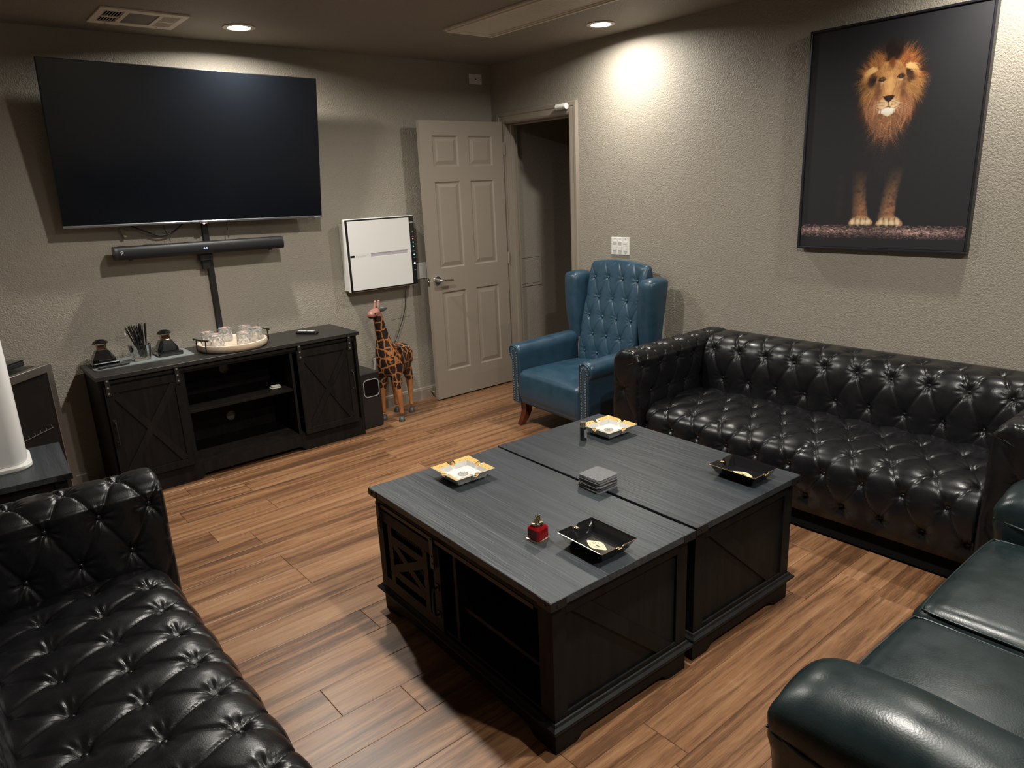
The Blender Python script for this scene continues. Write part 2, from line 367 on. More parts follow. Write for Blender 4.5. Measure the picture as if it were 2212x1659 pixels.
bmesh.ops.remove_doubles(bm, verts=bm.verts, dist=.0002)
leaf = obj('door_leaf', bm, M_trim, door)
bm = BM(); cyl(bm, (-.712, DY, .918), (-.712, DY-.012, .918), .034, .030, 32); cyl(bm, (-.712, DY-.012, .918), (-.712, DY-.05, .918), .013, .012, 20)
tube(bm, spline([(-.718, DY-.048, .918), (-.69, DY-.052, .919), (-.65, DY-.050, .916), (-.600, DY-.046, .912)], 6), [.010]*8+[.0085]*11, 12); obj('lever_handle', bm, M_chrome, leaf, 'chrome lever handle', smooth=40)
bm = BM(); box(bm, (DX0-.001, DY+.006, .88), (DX0+.0005, DY+.03, .94)); box(bm, (DX0-.010, DY+.010, .902), (DX0-.0008, DY+.024, .918), .002); obj('latch_plate', bm, M_chrome, leaf, 'chrome latch plate')
for z in (.2, 1.02, 1.84):
    bm = BM(); cyl(bm, (-.024, DY-.004, z-.045), (-.024, DY-.004, z+.045), .006, n=12); box(bm, (-.029, DY+.002, z-.045), (-.0255, DY+.03, z+.045)); obj('hinge', bm, M_trim, leaf)
# door stop behind the leaf
bm = BM(); cyl(bm, (-.745, -.0125, .05), (-.745, -.075, .05), .005, n=10); cyl(bm, (-.745, -.075, .05), (-.745, -.09, .05), .009, n=12); tag(obj('door_stop', bm, M_chrome), 'small chrome door stop on the baseboard behind the open door', 'door stop')
# hall access panel
t = thing('access_panel', 'painted square access panel low on the hallway wall seen through the doorway', 'wall panel', (.252, -.10, .885))
bm = BM(); fr = .018
for lo, hi in (((-.125, -.125), (-.125+fr, .125)), ((.125-fr, -.125), (.125, .125)), ((-.125+fr, -.125), (.125-fr, -.125+fr)), ((-.125+fr, .125-fr), (.125-fr, .125))): box(bm, (lo[0], -.006, lo[1]), (hi[0], 0, hi[1]), .0015)
obj('frame', bm, M_wall, t); bm = BM(); box(bm, (-.104, -.004, -.104), (.104, 0, .104), .0015); obj('hatch', bm, M_wall, t)
# ---------------------------------------------------------------- tufted upholstery
def resample(P, ds):
    P = np.array(P, float); d = np.r_[0, np.cumsum(np.linalg.norm(np.diff(P, axis=0), axis=1))]
    n = max(2, int(round(d[-1]/ds))+1); t = np.linspace(0, d[-1], n)
    return np.c_[np.interp(t, d, P[:, 0]), np.interp(t, d, P[:, 1])], t
def smooth_profile(pts, ds):
    S = [tuple(p)[:2] for p in spline([(a, b, 0) for a, b in pts], 10)]
    P, t = resample(S, ds); T = np.gradient(P, axis=0); T /= np.linalg.norm(T, axis=1)[:, None]
    return P, t, np.c_[-T[:, 1], T[:, 0]]      # normal = left of the direction of travel
def tuft(s, t, s0, t0, P, q, A, D, tmin=-9, tmax=9, smin=-9, smax=9, crease=.006, fade=.06, wr=.0025, seed=0):
    """relief height over a diamond-buttoned skin, metres; s,t surface coordinates"""
    a = (s-s0)/P; b = (t-t0)/q; u = a+b/2; v = a-b/2
    ss = (np.abs(np.sin(PI*u))*np.abs(np.sin(PI*v)))
    h = A*.30*ss**.5
    def dist(w): return np.abs(w-np.round(w))
    g = 1/math.hypot(1/P, .5/q)
    dl = np.minimum(dist(u), dist(v))*g
    ui, vi = np.round(u), np.round(v)
    du, dv = u-ui, v-vi; dx = (du+dv)/2*P; dy = (du-dv)*q; r = np.hypot(dx, dy)
    th = np.arctan2(dy, dx); ph = np.sin(ui*12.9+vi*78.2+seed)*43
    wob = 1+.5*np.sin(th*3+ph)
    h = h-crease*.85*np.exp(-(dl/.0034)**1.4)-D*.62*np.exp(-(r/.013)**1.3)-D*.75*np.exp(-(r/.033)**1.6)
    h = h+wr*wob*np.cos(th*9+ph+1.5*np.sin(th*2+ph))*np.exp(-((r-.026)/.017)**2)
    m = np.ones_like(h)
    for w, lo, hi in ((t, tmin, tmax), (s, smin, smax)):
        m = m*np.clip((w-lo)/fade+1, 0, 1)*np.clip((hi-w)/fade+1, 0, 1)
    m = m*m*(3-2*m)
    return h*m+(1-m)*A*.30
def lattice(s0, t0, P, q, s_lo, s_hi, t_lo, t_hi):
    out = []
    for j in range(-30, 31):
        t = t0+q*j
        if not (t_lo <= t <= t_hi): continue
        for i in range(-40, 41):
            s = s0+P*(i+.5*(j % 2))
            if s_lo <= s <= s_hi: out.append((s, t))
    return out
btn_me = None
def make_button_mesh(mat, r=.0085, fl=.55):
    bm = BM(); sph(bm, (0, 0, 0), r, 10, (1, 1, fl)); me = bpy.data.meshes.new('button'); bm.to_mesh(me); bm.free(); me.materials.append(mat)
    me.polygons.foreach_set('use_smooth', [True]*len(me.polygons)); return me
def tufted(name, prof, S0, S1, mapf, lat, mat, parent, ds=.006, A=.016, D=.016, rng=None, endr=.03, cap0=False, cap1=False, bm_me=None, amp_end=True, capn=10, capfn=None, seed=0, wr=.0025, crease=.006, boff=.006):
    """prof: 2-D outline, extruded from S0 to S1 along s. mapf(px,pz,s)->xyz"""
    P, t, Nn = smooth_profile(prof, ds)
    ns = int((S1-S0)/ds)+1; s = np.linspace(S0, S1, ns)
    s0, t0, pp, q = lat; r = rng or {}
    Sg, Tg = np.meshgrid(s, t, indexing='ij')
    H = tuft(Sg, Tg, s0, t0, pp, q, A, D, seed=seed, wr=wr, crease=crease, **r)
    e = np.zeros(ns)
    for k, d in enumerate(np.minimum(s-S0, S1-s)):
        left = (s[k]-S0) <= (S1-s[k])
        if d < endr: e[k] = endr*(1-math.sqrt(max(0, 1-((endr-d)/endr)**2)))
    X = P[None, :, 0]+Nn[None, :, 0]*(H-e[:, None]); Z = P[None, :, 1]+Nn[None, :, 1]*(H-e[:, None])
    V = np.stack(mapf(X, Z, Sg), -1).reshape(-1, 3); nv = len(t)
    i = np.arange(ns-1)[:, None]; j = np.arange(nv-1)[None, :]
    a = i*nv+j; F = np.stack([a, a+nv, a+nv+1, a+1], -1).reshape(-1, 4)
    extra = []
    for which, cap in ((0, cap0), (1, cap1)):
        base = 0 if which == 0 else (ns-1)*nv
        if not cap: extra.append(list(range(base, base+nv))[::(1 if which == 0 else -1)]); continue
        # quilted end cap: rings shrinking toward the medial axis
        bx, bz = X[0 if which == 0 else -1], Z[0 if which == 0 else -1]
        cx, zl, zh, clat, cA, cD = cap
        prev = np.arange(base, base+nv)
        for k in range(1, capn+1):
            f = k/capn; tx = cx+0*bx; tz = np.clip(bz, zl, zh)
            rx = bx*(1-f)+tx*f; rz = bz*(1-f)+tz*f
            hh = tuft(rx, rz, clat[0], clat[1], clat[2], clat[3], cA, cD, seed=seed)
            w = min(1, f*4); sv = (S0 if which == 0 else S1)+(-1 if which == 0 else 1)*(hh*w)
            ring = np.stack(mapf(rx, rz, sv+0*rx), -1); off = len(V); V = np.vstack([V, ring]); cur = off+np.arange(nv)
            A_, B_ = prev[:-1], cur[:-1]; A2, B2 = prev[1:], cur[1:]
            F = np.vstack([F, np.stack([A_, A2, B2, B_] if which == 1 else [A_, B_, B2, A2], -1)]); prev = cur
    o = mesh_np(name, V, F, mat, parent, None, extra)
    if bm_me is not None:
        tlo, thi = r.get('tmin', t[0]), r.get('tmax', t[-1])
        for sb, tb in lattice(s0, t0, pp, q, max(S0+.015, r.get('smin', S0)-.01), min(S1-.015, r.get('smax', S1)+.01), max(t[0]+.01, tlo-.01), min(t[-1]-.01, thi+.01)):
            px, pz = np.interp(tb, t, P[:, 0]), np.interp(tb, t, P[:, 1]); nx, nz = np.interp(tb, t, Nn[:, 0]), np.interp(tb, t, Nn[:, 1])
            dd = -D*1.37-crease*.75+boff; p = Vector(mapf(px+nx*dd, pz+nz*dd, sb)); p1 = Vector(mapf(px+nx*(dd+.01), pz+nz*(dd+.01), sb))
            b = bpy.data.objects.new('button', bm_me); COL.objects.link(b); b.parent = o
            b.matrix_local = Matrix.Translation(p) @ (p1-p).to_track_quat('Z', 'Y').to_matrix().to_4x4()
    return o
ME_bbtn = make_button_mesh(M_bleather, .0095)
def black_sofa(label, loc, rz, L, s_seat, arms, ds, ns_seat):
    """local x = along the sofa, y = depth from the arm fronts, z up"""
    t = thing('tufted_sofa', label, 'sofa', loc, rz, 'black button-tufted sofas')
    AW, Dp = .205, .865
    seat = [(.115, .105), (.085, .15), (.062, .21), (.050, .27), (.050, .33), (.072, .385), (.125, .418), (.20, .426), (.35, .428), (.62, .424)]
    tufted('seat', seat, AW-.004, L-AW+.004, lambda x, z, s: (s, x, z), (s_seat, .095, .1605, .143), M_bleather, t, ds, .020, .017, {'tmin': .09, 'fade': .05}, .012, bm_me=ME_bbtn, seed=1)
    back = [(.545, .36), (.548, .44), (.553, .52), (.565, .60), (.588, .665), (.632, .705), (.70, .712), (.78, .71), (.835, .69), (.855, .63), (.86, .50), (.86, .11)]
    tufted('backrest', back, AW-.006, L-AW+.006, lambda x, z, s: (s, x, z), (s_seat+.04, .135, .1585, .155), M_bleather, t, ds, .018, .016, {'tmin': -.2, 'tmax': .46, 'fade': .06}, .01, bm_me=ME_bbtn, seed=2)
    def arm(x0, flip):
        # profile travels from outer bottom, over the top, to inner bottom
        pr = [(.012, .11), (.010, .30), (.012, .60), (.020, .665), (.055, .703), (.10, .710), (.15, .705), (.183, .672), (.192, .60), (.192, .11)]
        if flip: f = lambda x, z, s: (x0+AW-x, s, z)
        else: f = lambda x, z, s: (x0+x, s, z)
        if flip: pr2 = pr
        o = tufted('arm', pr, .022, Dp, f, (.145, .665, .145, .140), M_bleather, t, ds, .013, .014, {'tmin': .385, 'tmax': 1.02, 'fade': .08}, .022,
                   cap0=(.10, .17, .63, (.175, .655, .19, .16), .010, .014), bm_me=ME_bbtn, seed=3)
        fix_normals(o)
        return o
    for a in arms:
        if a == 'start': arm(0, False)
        else: arm(L-AW, True)
    for o in t.children: fix_normals(o)
    bm = BM(); box(bm, (.05, .135, .012), (L-.05, Dp-.05, .12)); obj('plinth', bm, M_dark, t)
    bm = BM()
    for x in (.07, L-.11):
        for y in (.15, Dp-.11): box(bm, (x, y, 0), (x+.04, y+.04, .014))
    obj('glides', bm, M_blk, t)
    return t
def fix_normals(o):
    bm = BM(); bm.from_mesh(o.data); bmesh.ops.remove_doubles(bm, verts=bm.verts, dist=1e-5); bmesh.ops.recalc_face_normals(bm, faces=bm.faces); bm.to_mesh(o.data); bm.free()
LS = 1.965
sofaR = black_sofa('black button-tufted leather sofa against the wall under the lion picture', (-.905, -2.025, 0), -PI/2, LS, .2925, ('start', 'end'), .0062, 0)
sofaL = black_sofa('black button-tufted leather sofa in the near left corner, cut off by the frame', (-3.135, -1.955-LS, 0), PI/2, LS, LS-.33, ('start', 'end'), .0050, 0)

# ---------------------------------------------------------------- generic soft box
def soft(name, lo, hi, r, mat, parent, crown=0, seg=5, sub=(8, 8, 4), fn=None, label=None):
    """rounded box with optional crowned top; fn(v)->v deforms"""
    bm = BM(); lo = Vector(lo); hi = Vector(hi); c = (lo+hi)/2; h = (hi-lo)/2
    bmesh.ops.create_cube(bm, size=2)
    for ax, n in enumerate(sub):
        d = Vector((0, 0, 0)); d[ax] = 1
        for k in range(1, n):
            g = bm.verts[:]+bm.edges[:]+bm.faces[:]; pc = Vector((0, 0, 0)); pc[ax] = -1+2*k/n
            bmesh.ops.bisect_plane(bm, geom=g, plane_co=pc, plane_no=d)
        for k, e in ((-1, .6), (1, .6)):
            for w in (.2, .45, .7, .9, 1.15, 1.5):
                g = bm.verts[:]+bm.edges[:]+bm.faces[:]; pc = Vector((0, 0, 0)); pc[ax] = k*(1-w*r/h[ax])
                bmesh.ops.bisect_plane(bm, geom=g, plane_co=pc, plane_no=d)
    for v in bm.verts:
        p = Vector((v.co.x*h.x, v.co.y*h.y, v.co.z*h.z)); u, w = v.co.x, v.co.y
        q = Vector([max(-(h[a]-r), min(h[a]-r, p[a])) for a in range(3)]); d = p-q
        if d.length > 1e-9:
            inf = max(abs(d.x), abs(d.y), abs(d.z)); d = d.normalized()*inf
        p = q+d
        if crown and p.z > 0: p.z += crown*(1-u*u)*(1-w*w)*(p.z/h.z)
        v.co = p+c
        if fn: v.co = fn(v.co)
    bmesh.ops.remove_doubles(bm, verts=bm.verts, dist=4e-4)
    return obj(name, bm, mat, parent, label, smooth=60)

# ---------------------------------------------------------------- blue wing chair (local x toward its right arm, y = backward)
def wing_chair():
    t = thing('wing_chair', 'blue leather wingback armchair with a buttoned back and nailhead trim, by the door', 'armchair', (-.7285, -1.345, 0), math.radians(-94.5))
    HW = .40
    # seat block with crowned cushion top
    def seatf(v):
        v = v.copy(); f = max(0, 1-abs(v.x)/.30); yy = (v.y)/.55
        if v.z > .30: v.z += .035*(1-(v.x/.31)**2)*min(1, max(0, v.y+.02)/.12)
        if v.y < .12 and .2 < v.z < .37: v.y -= .012*math.sin((v.z-.155)/.23*PI)
        return v
    soft('seat', (-.305, -.005, .155), (.305, .50, .385), .035, M_blue, t, 0, sub=(14, 12, 6), fn=seatf)
    for s in (-1, 1):
        # arm: narrow panel plus rolled top
        def armf(v, s=s):
            v = v.copy(); k = max(0, min(1, (v.z-.42)/.10)); v.x += s*.018*k*k
            return v
        pr = []
        x_in, x_out = .305, .385
        # rolled-arm section outline (x outward, z)
        sec = [(x_in, .157), (x_in, .46), (x_in-.006, .49), (x_in-.004, .52), (x_in+.012, .545), (x_in+.045, .556), (x_in+.085, .550), (x_in+.110, .528), (x_in+.116, .498), (x_in+.106, .470), (x_in+.088, .452), (x_out-.004, .43), (x_out-.006, .157)]
        bm = BM(); ny = 14; ys = [0, .004, .012, .03]+[.03+(.52-.03)*k/ny for k in range(1, ny+1)]
        rings = []
        for y in ys:
            ins = .012*(1-math.sqrt(max(0, 1-((.012-min(y, .012))/.012)**2)))
            cx, cz = (x_in+x_out)/2, .36
            ring = []
            for (x, z) in sec:
                dz = 0.0 if z < .2 else .022*max(0, (y-.05))/.47
                xx = x+(ins if x < cx else -ins); zz = z-(ins if z > .5 else 0)+dz*(1 if z > .4 else 0)
                ring.append(bm.verts.new((s*xx, y, zz)))
            rings.append(ring)
        n = len(sec)
        for A, Bv in zip(rings, rings[1:]):
            for k in range(n): bm.faces.new((A[k], A[(k+1) % n], Bv[(k+1) % n], Bv[k]))
        bm.faces.new(rings[0]); bm.faces.new(rings[-1][::-1])
        arm = obj('arm', bm, M_blue, t, smooth=50)
        # piping line around the front panel
        bm = BM(); out = [(s*(x_in+.010), -.001, .16), (s*(x_in+.010), -.001, .50), (s*(x_in+.026), -.001, .532), (s*(x_in+.052), -.001, .542), (s*(x_in+.082), -.001, .534), (s*(x_in+.098), -.001, .512), (s*(x_in+.094), -.001, .482), (s*(x_out-.012), -.001, .455), (s*(x_out-.012), -.001, .16)]
        tube(bm, spline(out, 5), .0032, 6); obj('piping', bm, M_blue, arm, smooth=60)
        # nailheads: a row each side and an arch over the top
        path = spline([(x_in+.020, .17), (x_in+.020, .30), (x_in+.020, .46), (x_in+.026, .500), (x_in+.042, .518), (x_in+.062, .518), (x_in+.076, .500), (x_in+.074, .47), (x_out-.020, .44), (x_out-.020, .30), (x_out-.020, .17)] and [(a, b, 0) for a, b in [(x_in+.020, .17), (x_in+.020, .30), (x_in+.020, .46), (x_in+.026, .500), (x_in+.042, .520), (x_in+.062, .518), (x_in+.074, .498), (x_in+.068, .465), (x_out-.020, .43), (x_out-.020, .30), (x_out-.020, .17)]], 14)
        pts = np.array([(p[0], p[1]) for p in path]); d = np.r_[0, np.cumsum(np.linalg.norm(np.diff(pts, axis=0), axis=1))]
        for q in np.arange(0, d[-1], .0165):
            b = bpy.data.objects.new('nailhead', ME_nail); COL.objects.link(b); b.parent = arm
            b.location = (s*np.interp(q, d, pts[:, 0]), -.0015, np.interp(q, d, pts[:, 1]))
    # tufted back
    def bz(x): return 1.0
    prof = [(.455, .37), (.465, .45), (.500, .60), (.535, .74), (.570, .88), (.597, .985), (.618, 1.030), (.645, 1.036), (.668, 1.01), (.674, .90), (.65, .50), (.61, .17)]
    def mp(x, z, s):
        arch = .030*(1-(s/.30)**2); k = np.clip((z-.80)/.24, 0, 1)
        wdt = 1.0-.12*np.clip((.60-z)/.25, 0, 1)
        return (s*wdt+0*x, x+0*s, z+arch*k)
    tufted('backrest', prof, -.268, .268, mp, (.066, .095, .132, .123), M_blue, t,   .0048, .008, .009, {'tmin': -.2, 'tmax': .65, 'smin': -.235, 'smax': .235, 'fade': .05}, .03, bm_me=ME_blbtn, seed=5, wr=.0012, crease=.0035, boff=.0085)
    fix_normals(t.children[-1])
    for s in (-1, 1):
        # wing: a deep padded blade, top rolls outward
        bm = BM(); rings = []
        for k in range(25):
            f = k/24; z = .535+f*(.985-.535); y0 = .555-.0*f if f < .15 else .555
            y0 = .555-.02*math.sin(f*PI)-.02*f; y1 = .575+.045*f
            flare = .018*f
            w = .056+.012*f; ed = 1.0
            if f > .90: ed = math.sqrt(max(0.02, 1-((f-.90)/.10)**2))
            cx = .338+flare
            ring = []
            m = 20
            for j in range(m):
                a = 2*PI*j/m; ca, sa = math.cos(a), math.sin(a)
                px = cx+(w*ed)*abs(ca)**.55*(1 if ca > 0 else -1); yy = (y0+y1)/2+((y1-y0)/2+.045)*abs(sa)**.6*(1 if sa > 0 else -1)*(1 if ed == 1 else .35+.65*ed)
                ring.append(bm.verts.new((s*px, yy, z+(.010*ed if f > .9 else 0))))
            rings.append(ring)
        for A, Bv in zip(rings, rings[1:]):
            for j in range(20): bm.faces.new((A[j], A[(j+1) % 20], Bv[(j+1) % 20], Bv[j]))
        bm.faces.new(rings[0]); bm.faces.new(rings[-1][::-1])
        obj('wing', bm, M_blue, t, smooth=60)
    soft('back_panel', (-.36, .60, .17), (.36, .66, .60), .02, M_blue, t)
    for s in (-1, 1):
        for front in (True, False):
            bm = BM(); rings = []
            for k in range(9):
                f = k/8; z = .165*(1-f); w = .031-.013*f
                if front: cy = .060-.050*(f**2)+.010*math.sin(f*PI); cx = .315
                else: cy = .60+.05*f; cx = .315
                rings.append([bm.verts.new((s*cx+a*w, cy+b*w, z)) for a, b in ((-1, -1), (1, -1), (1, 1), (-1, 1))])
            for A, Bv in zip(rings, rings[1:]):
                for j in range(4): bm.faces.new((A[j], A[(j+1) % 4], Bv[(j+1) % 4], Bv[j]))
            bm.faces.new(rings[0]); bm.faces.new(rings[-1][::-1])
            obj('leg', bm, M_mahog, t, 'reddish brown wooden leg', smooth=40)
    return t
M_mahog = woodmat('mahogany', [(.3, (.045, .010, .006)), (.7, (.11, .028, .015))], 2, .25, 1.5, .1)
M_nail = pm('antique nickel nailhead', (.70, .67, .60), .25, 1)
bm = BM(); sph(bm, (0, 0, 0), .0052, 8, (1, .6, 1)); ME_nail = bpy.data.meshes.new('nailhead'); bm.to_mesh(ME_nail); bm.free(); ME_nail.materials.append(M_nail)
ME_blbtn = make_button_mesh(M_blue, .0100, .75)
wing_chair()

# ---------------------------------------------------------------- green loveseat (faces +y)
t = thing('leather_loveseat', 'dark green leather loveseat with pillow arms in the near right corner', 'sofa', (-1.76, -3.92, 0), PI)
# local: x = -(world x + 1.76), y = -(world y + 3.92) (depth backward), front at y=0
def lw(x): return -(x+1.76)
xl, xr = lw(-2.305), lw(-1.205)      # seat span: xl positive
mid = lw(-1.795)
def cushf(y0, h):
    def f(v):
        v = v.copy()
        if v.y < .06: v.y -= .012*math.sin(min(1, max(0, (v.z-.28)/.18))*PI)
        return v
    return f
bm = BM(); box(bm, (xr-.02, .04, .05), (xl+.02, .86, .30), .01, 2); obj('base_frame', bm, M_green, t)
soft('seat_cushion', (mid+.003, .0, .29), (xl-.002, .56, .452), .055, M_green, t, .020, sub=(18, 18, 4), fn=cushf(0, 0))
soft('seat_cushion', (xr+.002, .0, .29), (mid-.003, .56, .452), .055, M_green, t, .020, sub=(18, 18, 4), fn=cushf(0, 0))
for c in [c for c in t.children if c.name.startswith('seat_cushion')]:
    co_ = [v.co for v in c.data.vertices]; x0, x1 = min(p.x for p in co_), max(p.x for p in co_)
    bm = BM(); q = .015; zp = .440
    tube(bm, spline([(x0+q, .45, zp), (x0+q, .25, zp), (x0+q, .07, zp), (x0+.020, .032, zp), (x0+.040, .017, zp-.001), (x0+.2, .010, zp-.004), (x1-.2, .010, zp-.004), (x1-.040, .017, zp-.001), (x1-.020, .032, zp), (x1-q, .07, zp), (x1-q, .25, zp), (x1-q, .45, zp)], 6), .0035, 6)
    obj('piping', bm, M_green, c, smooth=60)
for (x0, x1) in ((xr, mid), (mid, xl)):
    soft('back_cushion', (x0+.004, .50, .44), (x1-.004, .80, .88), .09, M_green, t, .01)
soft('back_frame', (xr-.18, .72, .05), (xl+.18, .90, .84), .05, M_green, t)
def green_arm(xc, s):
    # xc centre local x, s=+1 for the arm nearest the camera
    hw = .125
    sec = []   # section (x,z) closed: overhanging pad above a slimmer side panel
    def ring(y):
        f = min(1, max(0, y)/.16); g = math.sqrt(max(0, 1-(1-f)**2)) if f < 1 else 1
        pts = []
        top = .520+.100*(.25+.75*g); top += .004*math.sin(y*9)
        wv = .006*math.sin(y*26+1.2)*max(0, 1-abs(y-.12)/.2)
        W_ = hw*(.82+.18*g)
        n = 26
        for k in range(n+1):
            a = -.28+(PI+.56)*k/n; ca, sa = math.cos(a), math.sin(a)
            x = W_*ca*(1.0); z = .515+(top-.515)*max(sa, 0)**.8+(.035*sa/.28 if sa < 0 else 0)
            pts.append((x, z+wv*max(sa, 0)))
        return pts
    bm = BM(); rings = []
    ys = [-.012, -.006, .0, .01, .025, .045, .07, .10, .13]+[.16+.30*k/14 for k in range(15)]
    for i, y in enumerate(ys):
        sc = 1 if i > 2 else (.35, .75, .93)[i]
        pts = ring(max(y, 0)); rings.append([bm.verts.new((xc+x*(1 if sc == 1 else sc**.4), y, .50+(z-.50)*sc)) for x, z in pts])
    for A, Bv in zip(rings, rings[1:]):
        n = len(A)
        for k in range(n): bm.faces.new((A[k], A[(k+1) % n], Bv[(k+1) % n], Bv[k]))
    bm.faces.new(rings[0]); bm.faces.new(rings[-1][::-1])
    a = obj('arm_pad', bm, M_green, t, smooth=70)
    # rear section behind the seam
    def rf(v):
        v = v.copy(); return v
    bm = BM(); rings = []
    for i, (y, k) in enumerate(((.452, .93), (.462, .985), (.48, 1.02), (.60, 1.04), (.72, 1.03))):
        rings.append([bm.verts.new((xc+x*k, y, .50+(z-.50)*k)) for x, z in ring(.5)])
    for A, Bv in zip(rings, rings[1:]):
        n = len(A)
        for k in range(n): bm.faces.new((A[k], A[(k+1) % n], Bv[(k+1) % n], Bv[k]))
    bm.faces.new(rings[0]); bm.faces.new(rings[-1][::-1])
    obj('arm_rear_pad', bm, M_green, t, smooth=70)
    # piping under the pad
    for sd in (1, -1):
        bm = BM(); pts = [(xc+sd*hw*.975*(.84 if y < .02 else (.93 if y < .06 else 1)), y, .488+.004*math.sin(y*22+sd)) for y in (.0, .01, .04, .08, .14, .2, .26, .32, .38, .44)]
        tube(bm, spline(pts, 4), .0038, 6); obj('piping', bm, M_green, a, smooth=60)
    # skirt band and side panel, tapering under the pad
    bm = BM(); 
    for (z0, z1, w0, w1) in ((.03, .44, .098, .108),):
        rr = []
        for z, w, yb in ((.03, .096, .012), (.25, .100, .004), (.40, .106, .0), (.445, .112, -.004), (.470, .118, -.008), (.49, .118, -.006)):
            cr = .045; pts = []
            for (sx, sy) in ((-1, 0), (1, 0)):
                for k in range(7):
                    aa = (PI if sx < 0 else PI*1.5)+k/6*PI/2
                    pts.append((xc+sx*(w-cr)+cr*math.cos(aa), yb+cr+cr*math.sin(aa), z))
            pts += [(xc+w, .80, z), (xc-w, .80, z)]
            rr.append([bm.verts.new(p) for p in pts])
        for A, Bv in zip(rr, rr[1:]):
            n = len(A)
            for k in range(n): bm.faces.new((A[k], A[(k+1) % n], Bv[(k+1) % n], Bv[k]))
        bm.faces.new(rr[0]); bm.faces.new(rr[-1][::-1])
    obj('arm_panel', bm, M_green, t, smooth=50)
green_arm(lw(-2.395), 1); green_arm(lw(-1.085), -1)
bm = BM()
for x in (lw(-2.44), lw(-1.06)):
    for y in (.06, .78): box(bm, (x-.03, y, 0), (x+.03, y+.06, .055))
obj('feet', bm, M_blk, t)

# ---------------------------------------------------------------- farmhouse coffee tables
TW, TL, TH = .602, 1.0275, .506
bm = BM(); cyl(bm, (0, -.002, 0), (0, .0015, 0), .0045, .003, 8); ME_bolt = bpy.data.meshes.new('bolt'); bm.to_mesh(ME_bolt); bm.free()
M_bolt = pm('dark bolt', (.05, .05, .05), .3, .8); M_boltw = pm('silver bolt', (.78, .77, .74), .28, .9); ME_bolt.materials.append(M_bolt)
ME_boltw = ME_bolt.copy(); ME_boltw.materials.clear(); ME_boltw.materials.append(M_boltw)
def put(me, name, loc, rz, parent, sc=1):
    b = bpy.data.objects.new(name, me); COL.objects.link(b); b.parent = parent; b.location = loc; b.rotation_euler = (0, 0, rz); b.scale = (sc, sc, sc); return b
def arch_plinth(bm, a0, a1, z1, foot, h, y0, y1, axis):
    pts = [(a0, 0), (a0+foot, 0)]
    for k in range(1, 9): f = k/8; pts.append((a0+foot+.045*f, h*(.5-.5*math.cos(PI*f))))
    for k in range(0, 8): f = 1-k/8; pts.append((a1-foot-.045*f, h*(.5-.5*math.cos(PI*f))))
    pts += [(a1-foot, 0), (a1, 0), (a1, z1), (a0, z1)]
    prism(bm, pts, y0, y1, axis)
def mould(bm, x0, x1, y0, y1, z):
    pr = [(0, -.004), (.016, -.004), (.018, .001), (.017, .006), (.008, .012), (.004, .019), (0, .021)]
    cs = [((x0, y0), (-1, -1)), ((x1, y0), (1, -1)), ((x1, y1), (1, 1)), ((x0, y1), (-1, 1))]
    R_ = [[bm.verts.new((c[0]+d[0]*a, c[1]+d[1]*a, z+b)) for a, b in pr] for c, d in cs]
    for k in range(4):
        A, Bv = R_[k], R_[(k+1) % 4]
        for i in range(len(pr)-1): bm.faces.new((A[i], A[i+1], Bv[i+1], Bv[i]))
